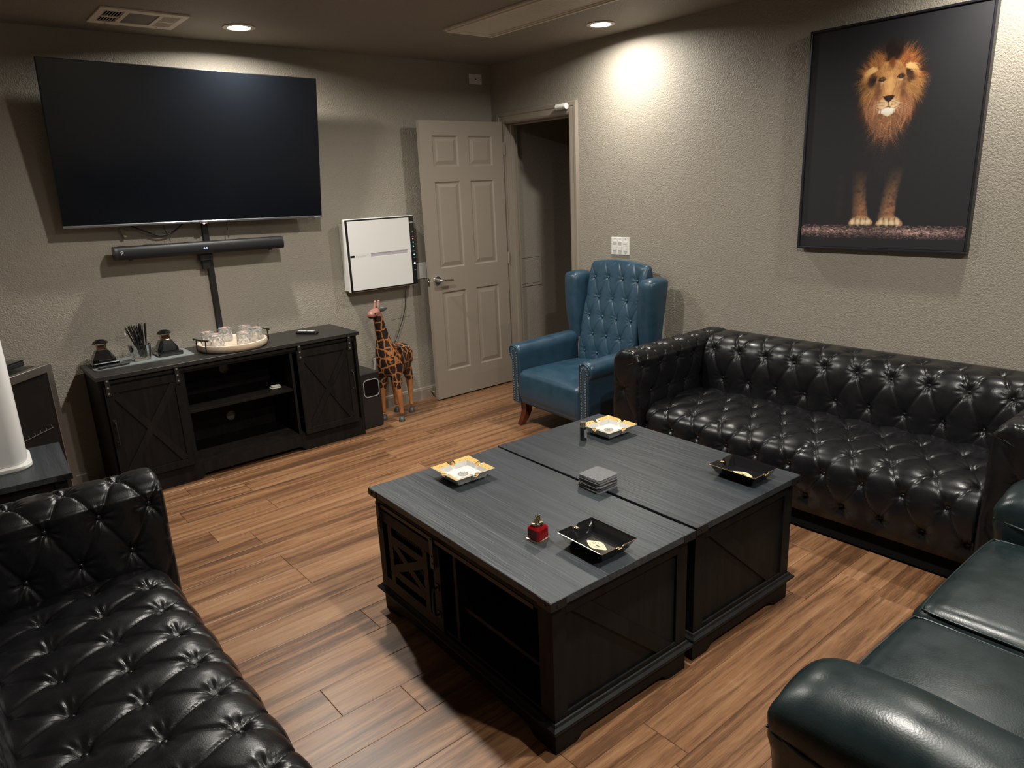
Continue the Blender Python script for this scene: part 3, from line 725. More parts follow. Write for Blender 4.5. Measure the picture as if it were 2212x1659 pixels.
def coffee_table(label, loc, rz):
    t = thing('coffee_table', label, 'coffee table', loc, rz, 'farmhouse coffee tables pushed together')
    hx, hy = TW/2, TL/2
    bm = BM(); box(bm, (-hx, -hy, TH-.024), (hx, hy, TH), .0012, 1); obj('tabletop', bm, M_tabletop, t)
    bx, by = hx-.016, hy-.016        # body half sizes
    zb, zt = .105, TH-.024
    bm = BM()
    # corner posts, top rails, bottom deck, middle divider, right side panel
    for sx in (-1, 1):
        for sy in (-1, 1): box(bm, (sx*bx-(.0 if sx < 0 else .05), sy*by-(.0 if sy < 0 else .06), zb), (sx*bx+(.05 if sx < 0 else 0), sy*by+(.06 if sy < 0 else 0), zt), .0008)
    box(bm, (-bx+.003, -by+.06, zb), (bx-.003, by-.06, zb+.016)); obj('carcass', bm, M_tablebody, t)
    for sy in (-1, 1):
        # framed end panel with one diagonal brace
        bm = BM(); y = sy*by
        box(bm, (-bx+.05, min(y, y-sy*.006), zb), (bx-.05, max(y, y-sy*.006), zb+.018)); box(bm, (-bx+.05, min(y, y-sy*.018), zt-.042), (bx-.05, max(y, y-sy*.018), zt))
        box(bm, (-bx+.05, min(y-sy*.010, y-sy*.018), zb+.0), (bx-.05, max(y-sy*.010, y-sy*.018), zt-.042))
        e = obj('end_panel', bm, M_tablebody, t)
        bm = BM(); q = sy*-1
        yy = y-sy*.0062
        prism(bm, [(-.212, zt-.042), (-.142, zt-.042), (.222, zb+.018), (.152, zb+.018)], y-sy*.0035, y-sy*.0105, 'y')
        obj('brace', bm, M_tablebody, e)
    bm = BM(); box(bm, (bx-.016, -by+.06, zb), (bx-.004, by-.06, zt)); obj('side_panel', bm, M_tablebody, t)
    bm = BM(); box(bm, (-bx+.002, -.028, zb+.016), (bx-.018, -.012, zt)); box(bm, (-bx+.02, -by+.020, .238), (bx-.018, -.028, .252)); obj('shelf', bm, M_tablebody, t)
    bm = BM(); box(bm, (-bx+.0, -by+.06, zt-.036), (-bx+.014, by-.06, zt)); obj('top_rail', bm, M_tablebody, t)
    bm = BM(); mould(bm, -hx+.014, hx-.014, -hy+.014, hy-.014, .088)
    arch_plinth(bm, -hx+.016, hx-.016, .089, .075, .026, -hy+.016, -hy+.030, 'y'); arch_plinth(bm, -hx+.016, hx-.016, .089, .075, .026, hy-.030, hy-.016, 'y')
    arch_plinth(bm, -hy+.030, hy-.030, .089, .075, .026, -hx+.016, -hx+.030, 'x'); arch_plinth(bm, -hy+.030, hy-.030, .089, .075, .026, hx-.030, hx-.016, 'x')
    obj('plinth', bm, M_tablebody, t)
    # metal corner brackets
    for sx in (-1, 1):
        for sy in (-1, 1):
            bm = BM(); X, Y = sx*hx, sy*hy; e = .0022
            box(bm, (min(X-sx*.055, X+sx*e), min(Y, Y+sy*e), TH-.027), (max(X-sx*.055, X+sx*e), max(Y, Y+sy*e), TH-.0005)); box(bm, (min(X, X+sx*e), min(Y-sy*.055, Y), TH-.027), (max(X, X+sx*e), max(Y-sy*.055, Y), TH-.0005))
            b = obj('corner_bracket', bm, M_blkm, t)
            put(ME_bolt, 'bolt', (X-sx*.022, Y+sy*(e+.001), TH-.014), 0 if sy < 0 else PI, b, 1.0); put(ME_bolt, 'bolt', (X+sx*(e+.001), Y-sy*.022, TH-.014), -PI/2 if sx < 0 else PI/2, b, 1.)
    # sliding barn door on the -x side, at the far half
    X = -hx+.010; y0, y1 = .052, .482; z0, z1 = .118, .438
    d = None
    bm = BM()
    def brd(ya, yb, za, zb_, x=X, th=.010): box(bm, (x-th/2, ya, za), (x+th/2, yb, zb_), .0006)
    brd(y0, y0+.042, z0, z1); brd(y1-.042, y1, z0, z1); brd(y0+.042, y1-.042, z1-.045, z1); brd(y0+.042, y1-.042, z0, z0+.045)
    iy0, iy1 = y0+.078, y1-.078; iz0, iz1 = z0+.075, z1-.078
    brd(iy0, iy0+.030, z0+.045, z1-.045); brd(iy1-.030, iy1, z0+.045, z1-.045); brd(iy0+.03, iy1-.03, iz0, iz0+.03); brd(iy0+.03, iy1-.03, iz1-.03, iz1)
    d = obj('barn_door', bm, M_tablebody, t)
    bm = BM(); bar(bm, (X, iy0+.03, iz0+.03), (X, iy1-.03, iz1-.03), .030, .009, (-1, 0, 0)); bar(bm, (X, iy1-.03, iz0+.03), (X, iy0+.03, iz1-.03), .030, .0095, (-1, 0, 0)); obj('cross_brace', bm, M_tablebody, d)
    bm = BM(); xm = X+.006
    n = 0; hgt = z1-z0-.03; ya, yb = y0+.02, y1-.02
    stp = .0125; sl = 2.1
    k = ya-hgt/sl
    while k < yb:
        for sg in (1, -1):
            # line z = z0+ sl*(y-k) clipped
            A = []; 
            if sg > 0: p, q2 = (k, z0+.015), (k+hgt/sl, z0+.015+hgt)
            else: p, q2 = (k+hgt/sl, z0+.015), (k, z0+.015+hgt)
            def clip(p, q2):
                (a, b_), (c, d_) = p, q2
                if a > c: a, b_, c, d_ = c, d_, a, b_
                if c <= ya or a >= yb: return None
                m_ = (d_-b_)/(c-a)
                if a < ya: b_ += m_*(ya-a); a = ya
                if c > yb: d_ += m_*(yb-c); c = yb
                return (a, b_), (c, d_)
            r_ = clip(p, q2)
            if r_ and abs(r_[0][0]-r_[1][0]) > .002: bar(bm, (xm, *r_[0]), (xm, *r_[1]), .0012, .0008, (-1, 0, 0))
        k += stp
    obj('wire_mesh', bm, M_bolt, d, kind='stuff')
    bm = BM(); yh = y0+.022
    tube(bm, spline([(X-.005, yh, .285), (X-.022, yh, .279), (X-.026, yh, .25), (X-.026, yh, .215), (X-.022, yh, .187), (X-.005, yh, .181)], 5), .0045, 8)
    for z in (.285, .181): box(bm, (X-.008, yh-.010, z-.012), (X-.005, yh+.010, z+.012), .001)
    obj('handle', bm, M_blkm, d)
    bm = BM(); box(bm, (X-.010, -by+.06, .452), (X-.006, by-.05, .466)); rail = obj('slide_rail', bm, M_blkm, t)
    for yh in (y0+.030, y1-.030):
        bm = BM(); box(bm, (X-.0145, yh-.011, .352), (X-.0105, yh+.011, .470), .001); h = obj('hanger', bm, M_blkm, t)
        for z in (.372, .398, .462): put(ME_bolt, 'bolt', (X-.0155, yh, z), -PI/2, h, .9)
    return t
def tabpos(x, y, r):
    c, s = math.cos(r), math.sin(r); i, j = TW/2, -TL/2
    return (x+c*i-s*j, y+s*i+c*j, 0)
T1 = coffee_table('black coffee table with a barn door side, the one nearer the television', tabpos(-2.5036, -2.2914, -.0286), -.0286)
T2 = coffee_table('black coffee table with corner brackets, the one beside the tufted sofa under the lion picture', tabpos(-1.8924+.003, -2.3025, -.0246), -.0246)
# ---------------------------------------------------------------- television, sound bar, cable cover
M_screen = pm('tv glass', (.004, .005, .007), .14, spec=.28)
M_silv = pm('brushed silver strip', (.32, .33, .35), .3, .9)
M_led = pm('red led', (1, .1, .08), .4, emit=((1, .12, .08), 4)); M_ledb = pm('blue led', (.2, .3, 1), .4, emit=((.25, .35, 1), 3)); M_ledg = pm('green led', (.1, 1, .3), .4, emit=((.2, 1, .4), 1.5)); M_ledw = pm('white led', (1, .8, .8), .4, emit=((1, .85, .85), 5))
def frame_empty(name, label, cat, mw, group=None):
    t = thing(name, label, cat, group=group); t.matrix_world = mw; return t
ti, ya, ro, tw_, th_ = .129, -.020, -.018, 1.448, .828
ex = Vector((math.cos(ya)*math.cos(ro), math.sin(ya), math.sin(ro))).normalized(); ez = Vector((0, -math.sin(ti), math.cos(ti))); ez = (ez-ex*ez.dot(ex)).normalized(); ey = ez.cross(ex)
mw = Matrix((ex, ey, ez)).transposed().to_4x4(); mw.translation = (-2.266, -.170, 1.845)
tv = frame_empty('television', 'large black flat screen television mounted high on the wall, tilted forward', 'television', mw)
w, h = tw_/2, th_/2
bm = BM(); box(bm, (-w, .002, -h+.004), (w, .020, h), .003, 2); box(bm, (-w*.72, .02, -h+.03), (w*.72, .058, h*.35), .012, 2); obj('housing', bm, M_blk, tv)
bm = BM(); box(bm, (-w+.004, -.0005, -h+.016), (w-.004, .0025, h-.004)); obj('screen', bm, M_screen, tv)
bm = BM(); box(bm, (-w, -.003, -h), (w, .018, -h+.013), .002, 1); obj('bottom_bezel', bm, M_silv, tv, 'silver lower edge')
bm = BM(); box(bm, (-.028, -.006, -h-.007), (.004, .006, -h-.0005), .002); obj('sensor_housing', bm, M_blk, tv)
bm = BM(); sph(bm, (-.014, -.006, -h-.005), .004, 10, (1.4, 1, .7)); obj('indicator_light', bm, M_led, tv, 'glowing red standby light')
M_logo = pm('pale logo print', (.5, .5, .52), .4)
text_obj('logo', 'Hisense', .011, M_logo, tv, Matrix.Translation((-.01, -.0034, -h+.0065)) @ Matrix.Rotation(PI/2, 4, 'X'))
text_obj('logo', 'ROKU TV', .009, M_logo, tv, Matrix.Translation((w-.035, -.0034, -h+.0065)) @ Matrix.Rotation(PI/2, 4, 'X'))
t = thing('wall_mount', 'black steel wall mount behind the television', 'wall mount', (-2.27, 0, 1.80))
bm = BM(); box(bm, (-.22, -.016, -.20), (.22, 0, .20), .002); obj('wall_plate', bm, M_blkm, t)
bm = BM(); box(bm, (-.2, -.085, -.16), (-.17, -.017, .16), .002); box(bm, (.17, -.085, -.16), (.2, -.017, .16), .002); obj('arm', bm, M_blkm, t)
M_cab = pm('black cable', (.012, .012, .012), .45)
def cable(label, pts, r=.003, name='cable', cat='cable', mat=None, n=8):
    bm = BM(); tube(bm, spline(pts, 8), r, n); return tag(obj(name, bm, mat or M_cab, smooth=60), label, cat)
cable('thick black cable looping between the television and the sound bar', [(-2.72, -.03, 1.47), (-2.66, -.035, 1.44), (-2.58, -.04, 1.40), (-2.52, -.04, 1.378), (-2.46, -.04, 1.385), (-2.40, -.04, 1.42), (-2.35, -.04, 1.47)], .0045)
cable('thin black cable dropping into the sound bar left of centre', [(-2.49, -.035, 1.46), (-2.485, -.035, 1.41), (-2.475, -.045, 1.37), (-2.470, -.06, 1.337)], .002)
cable('thin black cable hanging to the right half of the sound bar', [(-2.125, -.035, 1.46), (-2.128, -.035, 1.42), (-2.135, -.05, 1.37), (-2.138, -.06, 1.333)], .002)
t = thing('hanging_tag', 'small dull paper tag hanging by a cord at the left end of the sound bar', 'tag', (-2.715, -.03, 1.44))
bm = BM(); tube(bm, [(0, 0, .02), (.002, 0, 0), (.0, -.003, -.03)], .0012, 5); obj('cord', bm, M_cab, t)
bm = BM(); bar(bm, (.003, -.004, -.005), (.022, -.006, -.06), .016, .001, (0, -1, 0)); obj('tag', bm, pm('olive paper', (.16, .14, .07), .6), t)
bm = BM(); box(bm, (-2.272, -.018, .705), (-2.236, 0, 1.52), .003, 1); tag(obj('cable_cover', bm, M_blk), 'black plastic cable cover running down the wall behind the sound bar', 'cable cover')
mwb = Matrix.Translation((-2.302, -.085, 1.292)) @ Matrix.Rotation(.012, 4, 'Y')
sb = frame_empty('sound_bar', 'long black sound bar on the wall under the television', 'sound bar', mwb)
hw = .478; pts = []
for k in range(33):
    a = 2*PI*k/32; pts.append((-.002+.042*math.copysign(abs(math.cos(a))**.6, math.cos(a)), .037*math.copysign(abs(math.sin(a))**.6, math.sin(a))))
M_cloth = pm('black speaker mesh', (.008, .008, .009), .48, bump=.3, bscale=900, spec=.3)
bm = BM(); prism(bm, pts[:-1], -hw+.012, hw-.012, 'x'); obj('body', bm, M_cloth, sb, smooth=40)
for s in (-1, 1):
    bm = BM(); pp = [(a*1.03, b*1.03) for a, b in pts[:-1]]; prism(bm, pp, *(sorted((s*(hw-.013), s*hw))), 'x'); obj('end_cap', bm, M_blk, sb, smooth=40)
bm = BM()
for x in (-.40, .40): box(bm, (x-.008, -.02, -.044), (x+.008, .01, -.034), .002)
obj('foot', bm, M_blk, sb)
bm = BM()
for x in (-.012, .002):
    prism(bm, [(x, -.004), (x+.011, -.004), (x+.0055, .004)], -.0455, -.0440, 'y')
obj('display', bm, M_ledb, sb, 'small blue lit marks')
bm = BM(); tube(bm, spline([(-.452, -.0435, .008), (-.443, -.0438, .010), (-.438, -.0438, .003), (-.446, -.0438, -.001), (-.449, -.0438, -.008)], 5), .0016, 6); obj('logo', bm, M_logo, sb)
bm = BM()
for x in (-.30, -.08, -.43): cyl(bm, (x, .0, .036), (x, 0, .0385), .024, n=20)
obj('top_button', bm, M_blk, sb)
bm = BM(); box(bm, (-2.325, -.075, 1.215), (-2.250, -.018, 1.252), .003); box(bm, (-2.31, -.05, 1.16), (-2.265, -.02, 1.216), .003); tag(obj('mounting_bracket', bm, M_blk), 'black bracket under the middle of the sound bar', 'bracket')

# ---------------------------------------------------------------- media console
X0, X1, YF, HT = -3.0424, -1.5254, -.4312, .7025
cs = thing('media_console', 'espresso media console with two barn doors and open middle shelves, under the television', 'media console', ((X0+X1)/2, -.225, 0))
def cob(name, bm, mat=M_console, parent=None, **k):
    o = obj(name, bm, mat, parent or cs, **k); 
    if (parent or cs) is cs: o.matrix_parent_inverse = Matrix.Translation((-(X0+X1)/2, .225, 0))
    return o
bm = BM(); box(bm, (X0, YF, HT-.022), (X1, -.012, HT), .001); cob('top', bm, M_contop)
yb = YF+.026
for a, b in ((X0+.012, X0+.030), (X1-.030, X1-.012)):
    bm = BM(); box(bm, (a, yb, 0), (b, -.02, HT-.022), .0006); cob('side_panel', bm)
for a in (-2.615, -1.985):
    bm = BM(); box(bm, (a-.008, yb+.004, .115), (a+.008, -.024, HT-.022)); cob('divider', bm)
bm = BM(); box(bm, (X0+.03, yb+.004, .10), (X1-.03, -.024, .116)); cob('bottom_shelf', bm)
bm = BM(); box(bm, (-2.607, yb+.02, .395), (-1.993, -.03, .411), .0006); cob('shelf', bm)
# back panel with two round cable holes
bm = BM(); xs = [X0+.03, -2.36, -2.19, X1-.03]; zs = [.10, .14, .31, .45, .62, HT-.022]
V = {}
def vv(x, z):
    if (x, z) not in V: V[(x, z)] = bm.verts.new((x, -.028, z))
    return V[(x, z)]
for a, b in zip(xs, xs[1:]):
    for c, d in zip(zs, zs[1:]):
        if (a, b) == (-2.36, -2.19) and (c, d) in ((.14, .31), (.45, .62)):
            cx, cz = -2.275, (c+d)/2; n = 24; ring = [bm.verts.new((cx+.030*math.cos(2*PI*k/n), -.028, cz+.030*math.sin(2*PI*k/n))) for k in range(n)]
            out = []
            for k in range(n):
                ca, sa = math.cos(2*PI*k/n), math.sin(2*PI*k/n); s_ = .085/max(abs(ca), abs(sa)); out.append(bm.verts.new((cx+ca*s_, -.028, cz+sa*s_)))
            for k in range(n): bm.faces.new((ring[k], out[k], out[(k+1) % n], ring[(k+1) % n]))
            for q, k in (((a, c), 15), ((b, c), 21), ((b, d), 3), ((a, d), 9)): pass
        else: bm.faces.new((vv(a, c), vv(b, c), vv(b, d), vv(a, d)))
cob('back_panel', bm)
bm = BM(); arch_plinth(bm, X0+.030, X1-.030, .100, .40, .032, yb, yb+.016, 'y'); cob('plinth', bm)
bm = BM(); box(bm, (X0+.03, yb, HT-.062), (X1-.03, yb+.016, HT-.022)); cob('top_rail', bm)
bm = BM(); box(bm, (X0+.035, yb-.008, .655), (X1-.035, yb-.004, .669)); rl = cob('slide_rail', bm, M_blkm)
for x in (-2.83, -2.42, -2.12, -1.75): put(ME_bolt, 'bolt', (x, yb-.009, .662), 0, rl)
def cdoor(xa, xb, hx_, side):
    y = yb-.014; bm = BM(); z0, z1 = .108, .645
    def b2(a, b, c, d, y0=y-.008, y1=y+.004): box(bm, (a, y0, c), (b, y1, d), .0006)
    b2(xa, xa+.040, z0, z1); b2(xb-.040, xb, z0, z1); b2(xa+.04, xb-.04, z1-.040, z1); b2(xa+.04, xb-.04, z0, z0+.040)
    box(bm, (xa+.02, y-.001, z0+.02), (xb-.02, y+.003, z1-.02)); d = cob('barn_door', bm)
    bm = BM(); p1, p2 = (xa+.045, y-.0045, z1-.045), (xb-.045, y-.0045, z0+.045); bar(bm, p1, p2, .036, .006, (0, -1, 0)); q1, q2 = (xa+.045, y-.0045, z0+.045), (xb-.045, y-.0045, z1-.045)
    bar(bm, q1, q2, .036, .0055, (0, -1, 0)); cob('cross_brace', bm, M_console, d); 
    bm = BM(); xh = (xa+.020) if side < 0 else (xb-.020)
    tube(bm, spline([(xh, y-.008, .450), (xh, y-.026, .444), (xh, y-.030, .40), (xh, y-.030, .37), (xh, y-.026, .336), (xh, y-.008, .330)], 5), .0042, 8)
    for z in (.450, .330): box(bm, (xh-.009, y-.011, z-.012), (xh+.009, y-.008, z+.012), .001)
    cob('handle', bm, M_blkm, d)
    for x in (xa+.020, xb-.020):
        bm = BM(); box(bm, (x-.0115, y-.0125, .592), (x+.0115, y-.0085, .690), .001); hh = cob('hanger', bm, M_blkm)
        for z in (.608, .640, .676): put(ME_boltw, 'bolt', (x, y-.0135, z), 0, hh, 1.15)
cdoor(-3.012, -2.628, 0, -1); cdoor(-1.957, -1.582, 0, 1)
bm = BM(); pts = []
for k in range(9): a = PI*k/16; pts.append((.012*math.cos(a), .012*math.sin(a)))
box(bm, (-2.095, -.31, .4115), (-2.030, -.27, .418), .003, 2); box(bm, (-2.088, -.305, .4185), (-2.034, -.275, .430), .004, 2); tag(obj('folded_pouch', bm, pm('cream fabric', (.52, .50, .42), .7)), 'small cream folded pouch on the middle shelf of the media console', 'pouch')

# ---------------------------------------------------------------- things on the console
Z = HT
def rrect(x0, x1, y0, y1, r, n=6):
    out = []
    for cx, cy, a0 in ((x1-r, y1-r, 0), (x0+r, y1-r, PI/2), (x0+r, y0+r, PI), (x1-r, y0+r, 1.5*PI)):
        for k in range(n+1): a = a0+PI/2*k/n; out.append((cx+r*math.cos(a), cy+r*math.sin(a)))
    return out
bm = BM(); prism(bm, rrect(-3.010, -2.492, -.264, -.015, .022), Z+.0002, Z+.0042, 'z'); tag(obj('drying_mat', bm, pm('grey rubber mat', (.17, .19, .19), .55)), 'grey rounded rubber mat on the left end of the media console', 'mat')
M_gloss = pm('glossy black lacquer', (.008, .008, .009), .08, coat=.5)
ZM = Z+.0045
def cutter(x, y, label, silver):
    t = thing('cigar_cutter', label, 'cigar cutter', (x, y, ZM), group='table cigar cutters on the mat')
    bm = BM(); box(bm, (-.066, -.075, 0), (.066, .070, .020), .004, 2); obj('base', bm, M_gloss, t)
    # faceted body
    bm = BM(); b0 = [(-.056, -.030), (-.030, -.050), (.040, -.050), (.058, -.030), (.058, .035), (-.056, .035)]; b1 = [(-.030, -.016), (-.018, -.026), (.018, -.026), (.030, -.016), (.030, .026), (-.030, .026)]
    A = [bm.verts.new((*p, .0205)) for p in b0]; A1 = [bm.verts.new((p[0], p[1], .034)) for p in b0]; Bv = [bm.verts.new((*p, .082)) for p in b1]
    for P_, Q_ in ((A, A1), (A1, Bv)):
        for k in range(6): bm.faces.new((P_[k], P_[(k+1) % 6], Q_[(k+1) % 6], Q_[k]))
    bm.faces.new(A[::-1]); bm.faces.new(Bv); obj('body', bm, M_gloss, t)
    bm = BM(); mt = Matrix.Translation((0, -.034, .058)) @ Matrix.Rotation(PI/2-.45, 4, 'X')
    lathe(bm, [(.0125, -.006), (.016, -.006), (.016, .002), (.0125, .002), (.0125, -.006)], 24, m=mt); obj('cutting_ring', bm, M_brass, t, 'gold ring', smooth=40)
    bm = BM(); 
    for sx in (-1, 1):
        box(bm, (sx*.021-.0025, -.022, .060), (sx*.021+.0025, .018, .118), .0008)
    box(bm, (-.024, -.022, .0825), (.024, .018, .0865), .001); box(bm, (-.003, -.004, .0865), (.003, .004, .112)); obj('lever_frame', bm, M_brass, t, 'gold frame')
    bm = BM(); box(bm, (-.016, -.012, .0868), (.016, .012, .110)); obj('plunger', bm, pm('smoked plastic', (.05, .025, .02), .2), t)
    bm = BM(); lathe(bm, [(.041, .1185), (.040, .122), (.032, .133), (.018, .141), (.0, .144)], 8, sy=.75); obj('push_cap', bm, M_gloss, t)
    bm = BM(); box(bm, (-.062, -.090, .0004 if not silver else .020), (.066, -.0755, .022 if not silver else .026), .003, 2); obj('front_rest', bm, M_silv if silver else M_gloss, t)
    return t
cutter(-2.938, -.125, 'black and gold table cigar cutter, left end of the mat, behind the remote', True)
cutter(-2.605, -.115, 'black and gold table cigar cutter at the right end of the grey mat', False)
t = thing('remote_control', 'slim black remote control on the left front of the grey mat', 'remote control', (-2.912, -.238, ZM), .06)
bm = BM(); box(bm, (-.078, -.013, 0), (.078, .012, .014), .004, 2); obj('body', bm, M_blk, t)
bm = BM()
for i in range(9): cyl(bm, (-.05+.013*i, 0, .014), (-.05+.013*i, 0, .0155), .004, n=8)
obj('button', bm, pm('dark grey keys', (.06, .06, .065), .4), t)
t = thing('remote_control', 'small black and grey remote control lying alone on the right of the console', 'remote control', (-1.785, -.225, Z+.0003), -.95)
bm = BM(); box(bm, (-.075, -.021, 0), (.075, .021, .020), .009, 3); obj('body', bm, M_blk, t, smooth=60)
bm = BM(); box(bm, (-.062, -.013, .0185), (-.004, .013, .022), .002); box(bm, (.004, -.013, .0185), (.05, .013, .022), .002); obj('keypad', bm, pm('pale keypad', (.45, .45, .43), .4), t, 'pale key area')
# glass cup with straws
M_glass = pm('clear glass', (.95, .98, .97), .03, trans=1, ior=1.45)
cxg, cyg = -2.755, -.165
t = thing('glass_cup', 'square clear glass tumbler holding black straws on the grey mat', 'glass', (cxg, cyg, ZM), .15)
bm = BM()
def sq(r, z, n=28, p=.5): 
    return [(r*math.copysign(abs(math.cos(2*PI*k/n))**p, math.cos(2*PI*k/n)), r*math.copysign(abs(math.sin(2*PI*k/n))**p, math.sin(2*PI*k/n)), z) for k in range(n)]
def loft(bm, rings, close0=True, close1=True):
    R_ = [[bm.verts.new(p) for p in r] for r in rings]
    for A, Bv in zip(R_, R_[1:]):
        n = len(A)
        for k in range(n): bm.faces.new((A[k], A[(k+1) % n], Bv[(k+1) % n], Bv[k]))
    if close0: bm.faces.new(R_[0][::-1])
    if close1: bm.faces.new(R_[-1])
loft(bm, [sq(.041, 0), sq(.044, .006), sq(.052, .088), sq(.0505, .0885), sq(.0485, .087), sq(.041, .014)]); obj('tumbler', bm, M_glass, t, smooth=50)
random.seed(8); M_straw = pm('black straw', (.014, .014, .016), .3)
for i in range(38):
    bm = BM(); a = random.uniform(-.024, .024); b = random.uniform(-.022, .022); fx = (i/37-.55); L_ = random.uniform(.176, .190)
    d = Vector((-.34+.50*i/37+.03*random.uniform(-1, 1), random.uniform(-.10, .10), 1)).normalized()
    p = Vector((.014+a*.6+.012*(i/37-.5), b*.7, .017)); kx = p+d*L_
    cyl(bm, p, kx, .0021, n=6); o = obj('straw', bm, M_straw, None, smooth=60); o.location = (cxg, cyg, ZM)
    tag(o, 'thin black straw standing in the square glass tumbler on the mat', 'straw', 'black straws in the tumbler')
bm = BM(); prism(bm, [(-.062, .150), (-.048, .180), (-.036, .172), (-.054, .142)], .02, .022, 'y'); o = obj('white_wrapper', bm, pm('white paper', (.7, .7, .66), .7)); o.location = (cxg, cyg, ZM+.002)
tag(o, 'scrap of white wrapper caught at the left of the black straws', 'wrapper')
# round wooden tray with iron handles
tx_, ty_, TR = -2.262, -.232, .200
t = thing('serving_tray', 'round whitewashed wooden tray with iron handles holding six crystal glasses', 'tray', (tx_, ty_, Z+.0003))
M_tray = woodmat('whitewashed wood', [(.3, (.42, .30, .20)), (.5, (.58, .47, .36)), (.7, (.66, .58, .48))], 0, .55, .8, .3)
bm = BM(); lathe(bm, [(0, 0), (TR-.018, 0), (TR-.004, .012), (TR, .026), (TR-.003, .042), (TR-.010, .044), (TR-.018, .038), (TR-.024, .014), (0, .012)], 64); obj('dish', bm, M_tray, t, smooth=50)
for a in (PI+.28, .10):
    c_, s_ = math.cos(a), math.sin(a); bm = BM(); 
    def hp(r, tt, z): return (c_*r-s_*tt, s_*r+c_*tt, z)
    for tt in (-.045, .045): tube(bm, spline([hp(TR-.004, tt, .008), hp(TR+.007, tt, .02), hp(TR+.006, tt, .055), hp(TR+.004, tt, .078)], 4), .0035, 6)
    tube(bm, [hp(TR+.004, -.065, .082), hp(TR+.004, 0, .078), hp(TR+.004, .065, .082)], .0042, 8)
    for tt in (-.068, .068): sph(bm, hp(TR+.004, tt, .082), .0075, 8)
    obj('handle', bm, M_blkm, t, 'black iron handle', smooth=50)
M_crys = pm('cut crystal', (1, 1, 1), .03, trans=.9, ior=1.5)
M_pinkl = pm('pinkish sticker', (.75, .32, .24), .5)
def crystal(bm):
    # cut pattern on an upside-down tumbler: relief lattice of diamonds
    n = 96; m = 34; rings = []
    for j in range(m+1):
        f = j/m; z = .0005+f*.0835; r = .0425-.003*f
        if j == m: r -= .003
        ring = []
        for k in range(n):
            a = 2*PI*k/n; cut = 0
            if .04 < f < .90:
                u = k/n*8; vq = f*2.0
                d1 = abs((u+vq) % 1-.5); d2 = abs((u-vq) % 1-.5); cut = .0030*min(1, min(d1, d2)*4)
            ring.append(((r-.0030+cut)*math.cos(a), (r-.0030+cut)*math.sin(a), z))
        rings.append(ring)
    inner = [[((.0365-.003*f)*math.cos(2*PI*k/n), (.0365-.003*f)*math.sin(2*PI*k/n), .0005+f*.068) for k in range(n)] for f in (1, .5, 0)]
    loft(bm, inner+rings)
bm = BM(); crystal(bm); bmesh.ops.recalc_face_normals(bm, faces=bm.faces); ME_cr = bpy.data.meshes.new('tumbler'); bm.to_mesh(ME_cr); bm.free(); ME_cr.materials.append(M_crys)
ME_cr.polygons.foreach_set('use_smooth', [True]*len(ME_cr.polygons)); ME_cr.set_sharp_from_angle(angle=math.radians(14))
bm = BM(); cyl(bm, (0, 0, .0843), (0, 0, .0848), .014, n=16); ME_st = bpy.data.meshes.new('sticker'); bm.to_mesh(ME_st); bm.free(); ME_st.materials.append(M_pinkl)
for (gx, gy, lb) in ((-2.372, -.135, 'upturned cut crystal tumbler on the wooden tray, leftmost of the six'), (-2.358, -.252, 'upturned cut crystal tumbler on the wooden tray, front left beside the iron handle'),
                     (-2.250, -.078, 'upturned crystal tumbler at the back of the tray, before the cable cover'), (-2.222, -.318, 'upturned cut crystal tumbler at the front middle of the wooden tray'),
                     (-2.140, -.115, 'upturned cut crystal tumbler at the back right of the wooden tray'), (-2.115, -.235, 'upturned cut crystal tumbler on the wooden tray, rightmost at the front')):
    g = thing('crystal_tumbler', lb, 'glass', (gx, gy, Z+.0145), random.uniform(0, 1), 'crystal tumblers on the wooden tray')
    for n_, me in (('tumbler', ME_cr), ('sticker', ME_st)):
        o = bpy.data.objects.new(n_, me); COL.objects.link(o); o.parent = g

# ---------------------------------------------------------------- subwoofer
t = thing('subwoofer', 'black boxy subwoofer with a port on its front, on the floor right of the console', 'subwoofer', (-1.437, -.18, 0), .04)
bm = BM(); box(bm, (-.073, -.160, .006), (.073, .150, .390), .004, 2); obj('cabinet', bm, M_blk, t)
bm = BM(); loft(bm, [[(x, -.161, z) for x, _, z in [(a, 0, b) for a, b in [(p[0], p[1]+.285) for p in rrect(-r, r, -r, r, .028*r/.058)]]] for r in (.058, .0545)], False, False); 
R1 = rrect(-.060, .060, -.062, .062, .030); R2 = rrect(-.056, .056, -.058, .058, .027)
bm.free(); bm = BM(); loft(bm, [[(a, -.1605, b+.285) for a, b in R1], [(a, -.1655, b+.285) for a, b in R1], [(a, -.1655, b+.285) for a, b in R2], [(a, -.1605, b+.285) for a, b in R2]], False, False); obj('port_ring', bm, pm('grey ring', (.35, .35, .34), .3), t, 'grey port ring')
bm = BM(); loft(bm, [[(a*k, y, b*k+.285) for a, b in R2] for k, y in ((1, -.1615), (.97, -.1612), (.3, -.1608))], False, True); obj('port', bm, pm('port black', (.004, .004, .005), .12, spec=.15), t)
bm = BM()
for sx in (-1, 1):
    for y in (-.14, .13): cyl(bm, (sx*.055, y, 0), (sx*.055, y, .006), .010, n=12)
obj('foot', bm, M_blk, t)

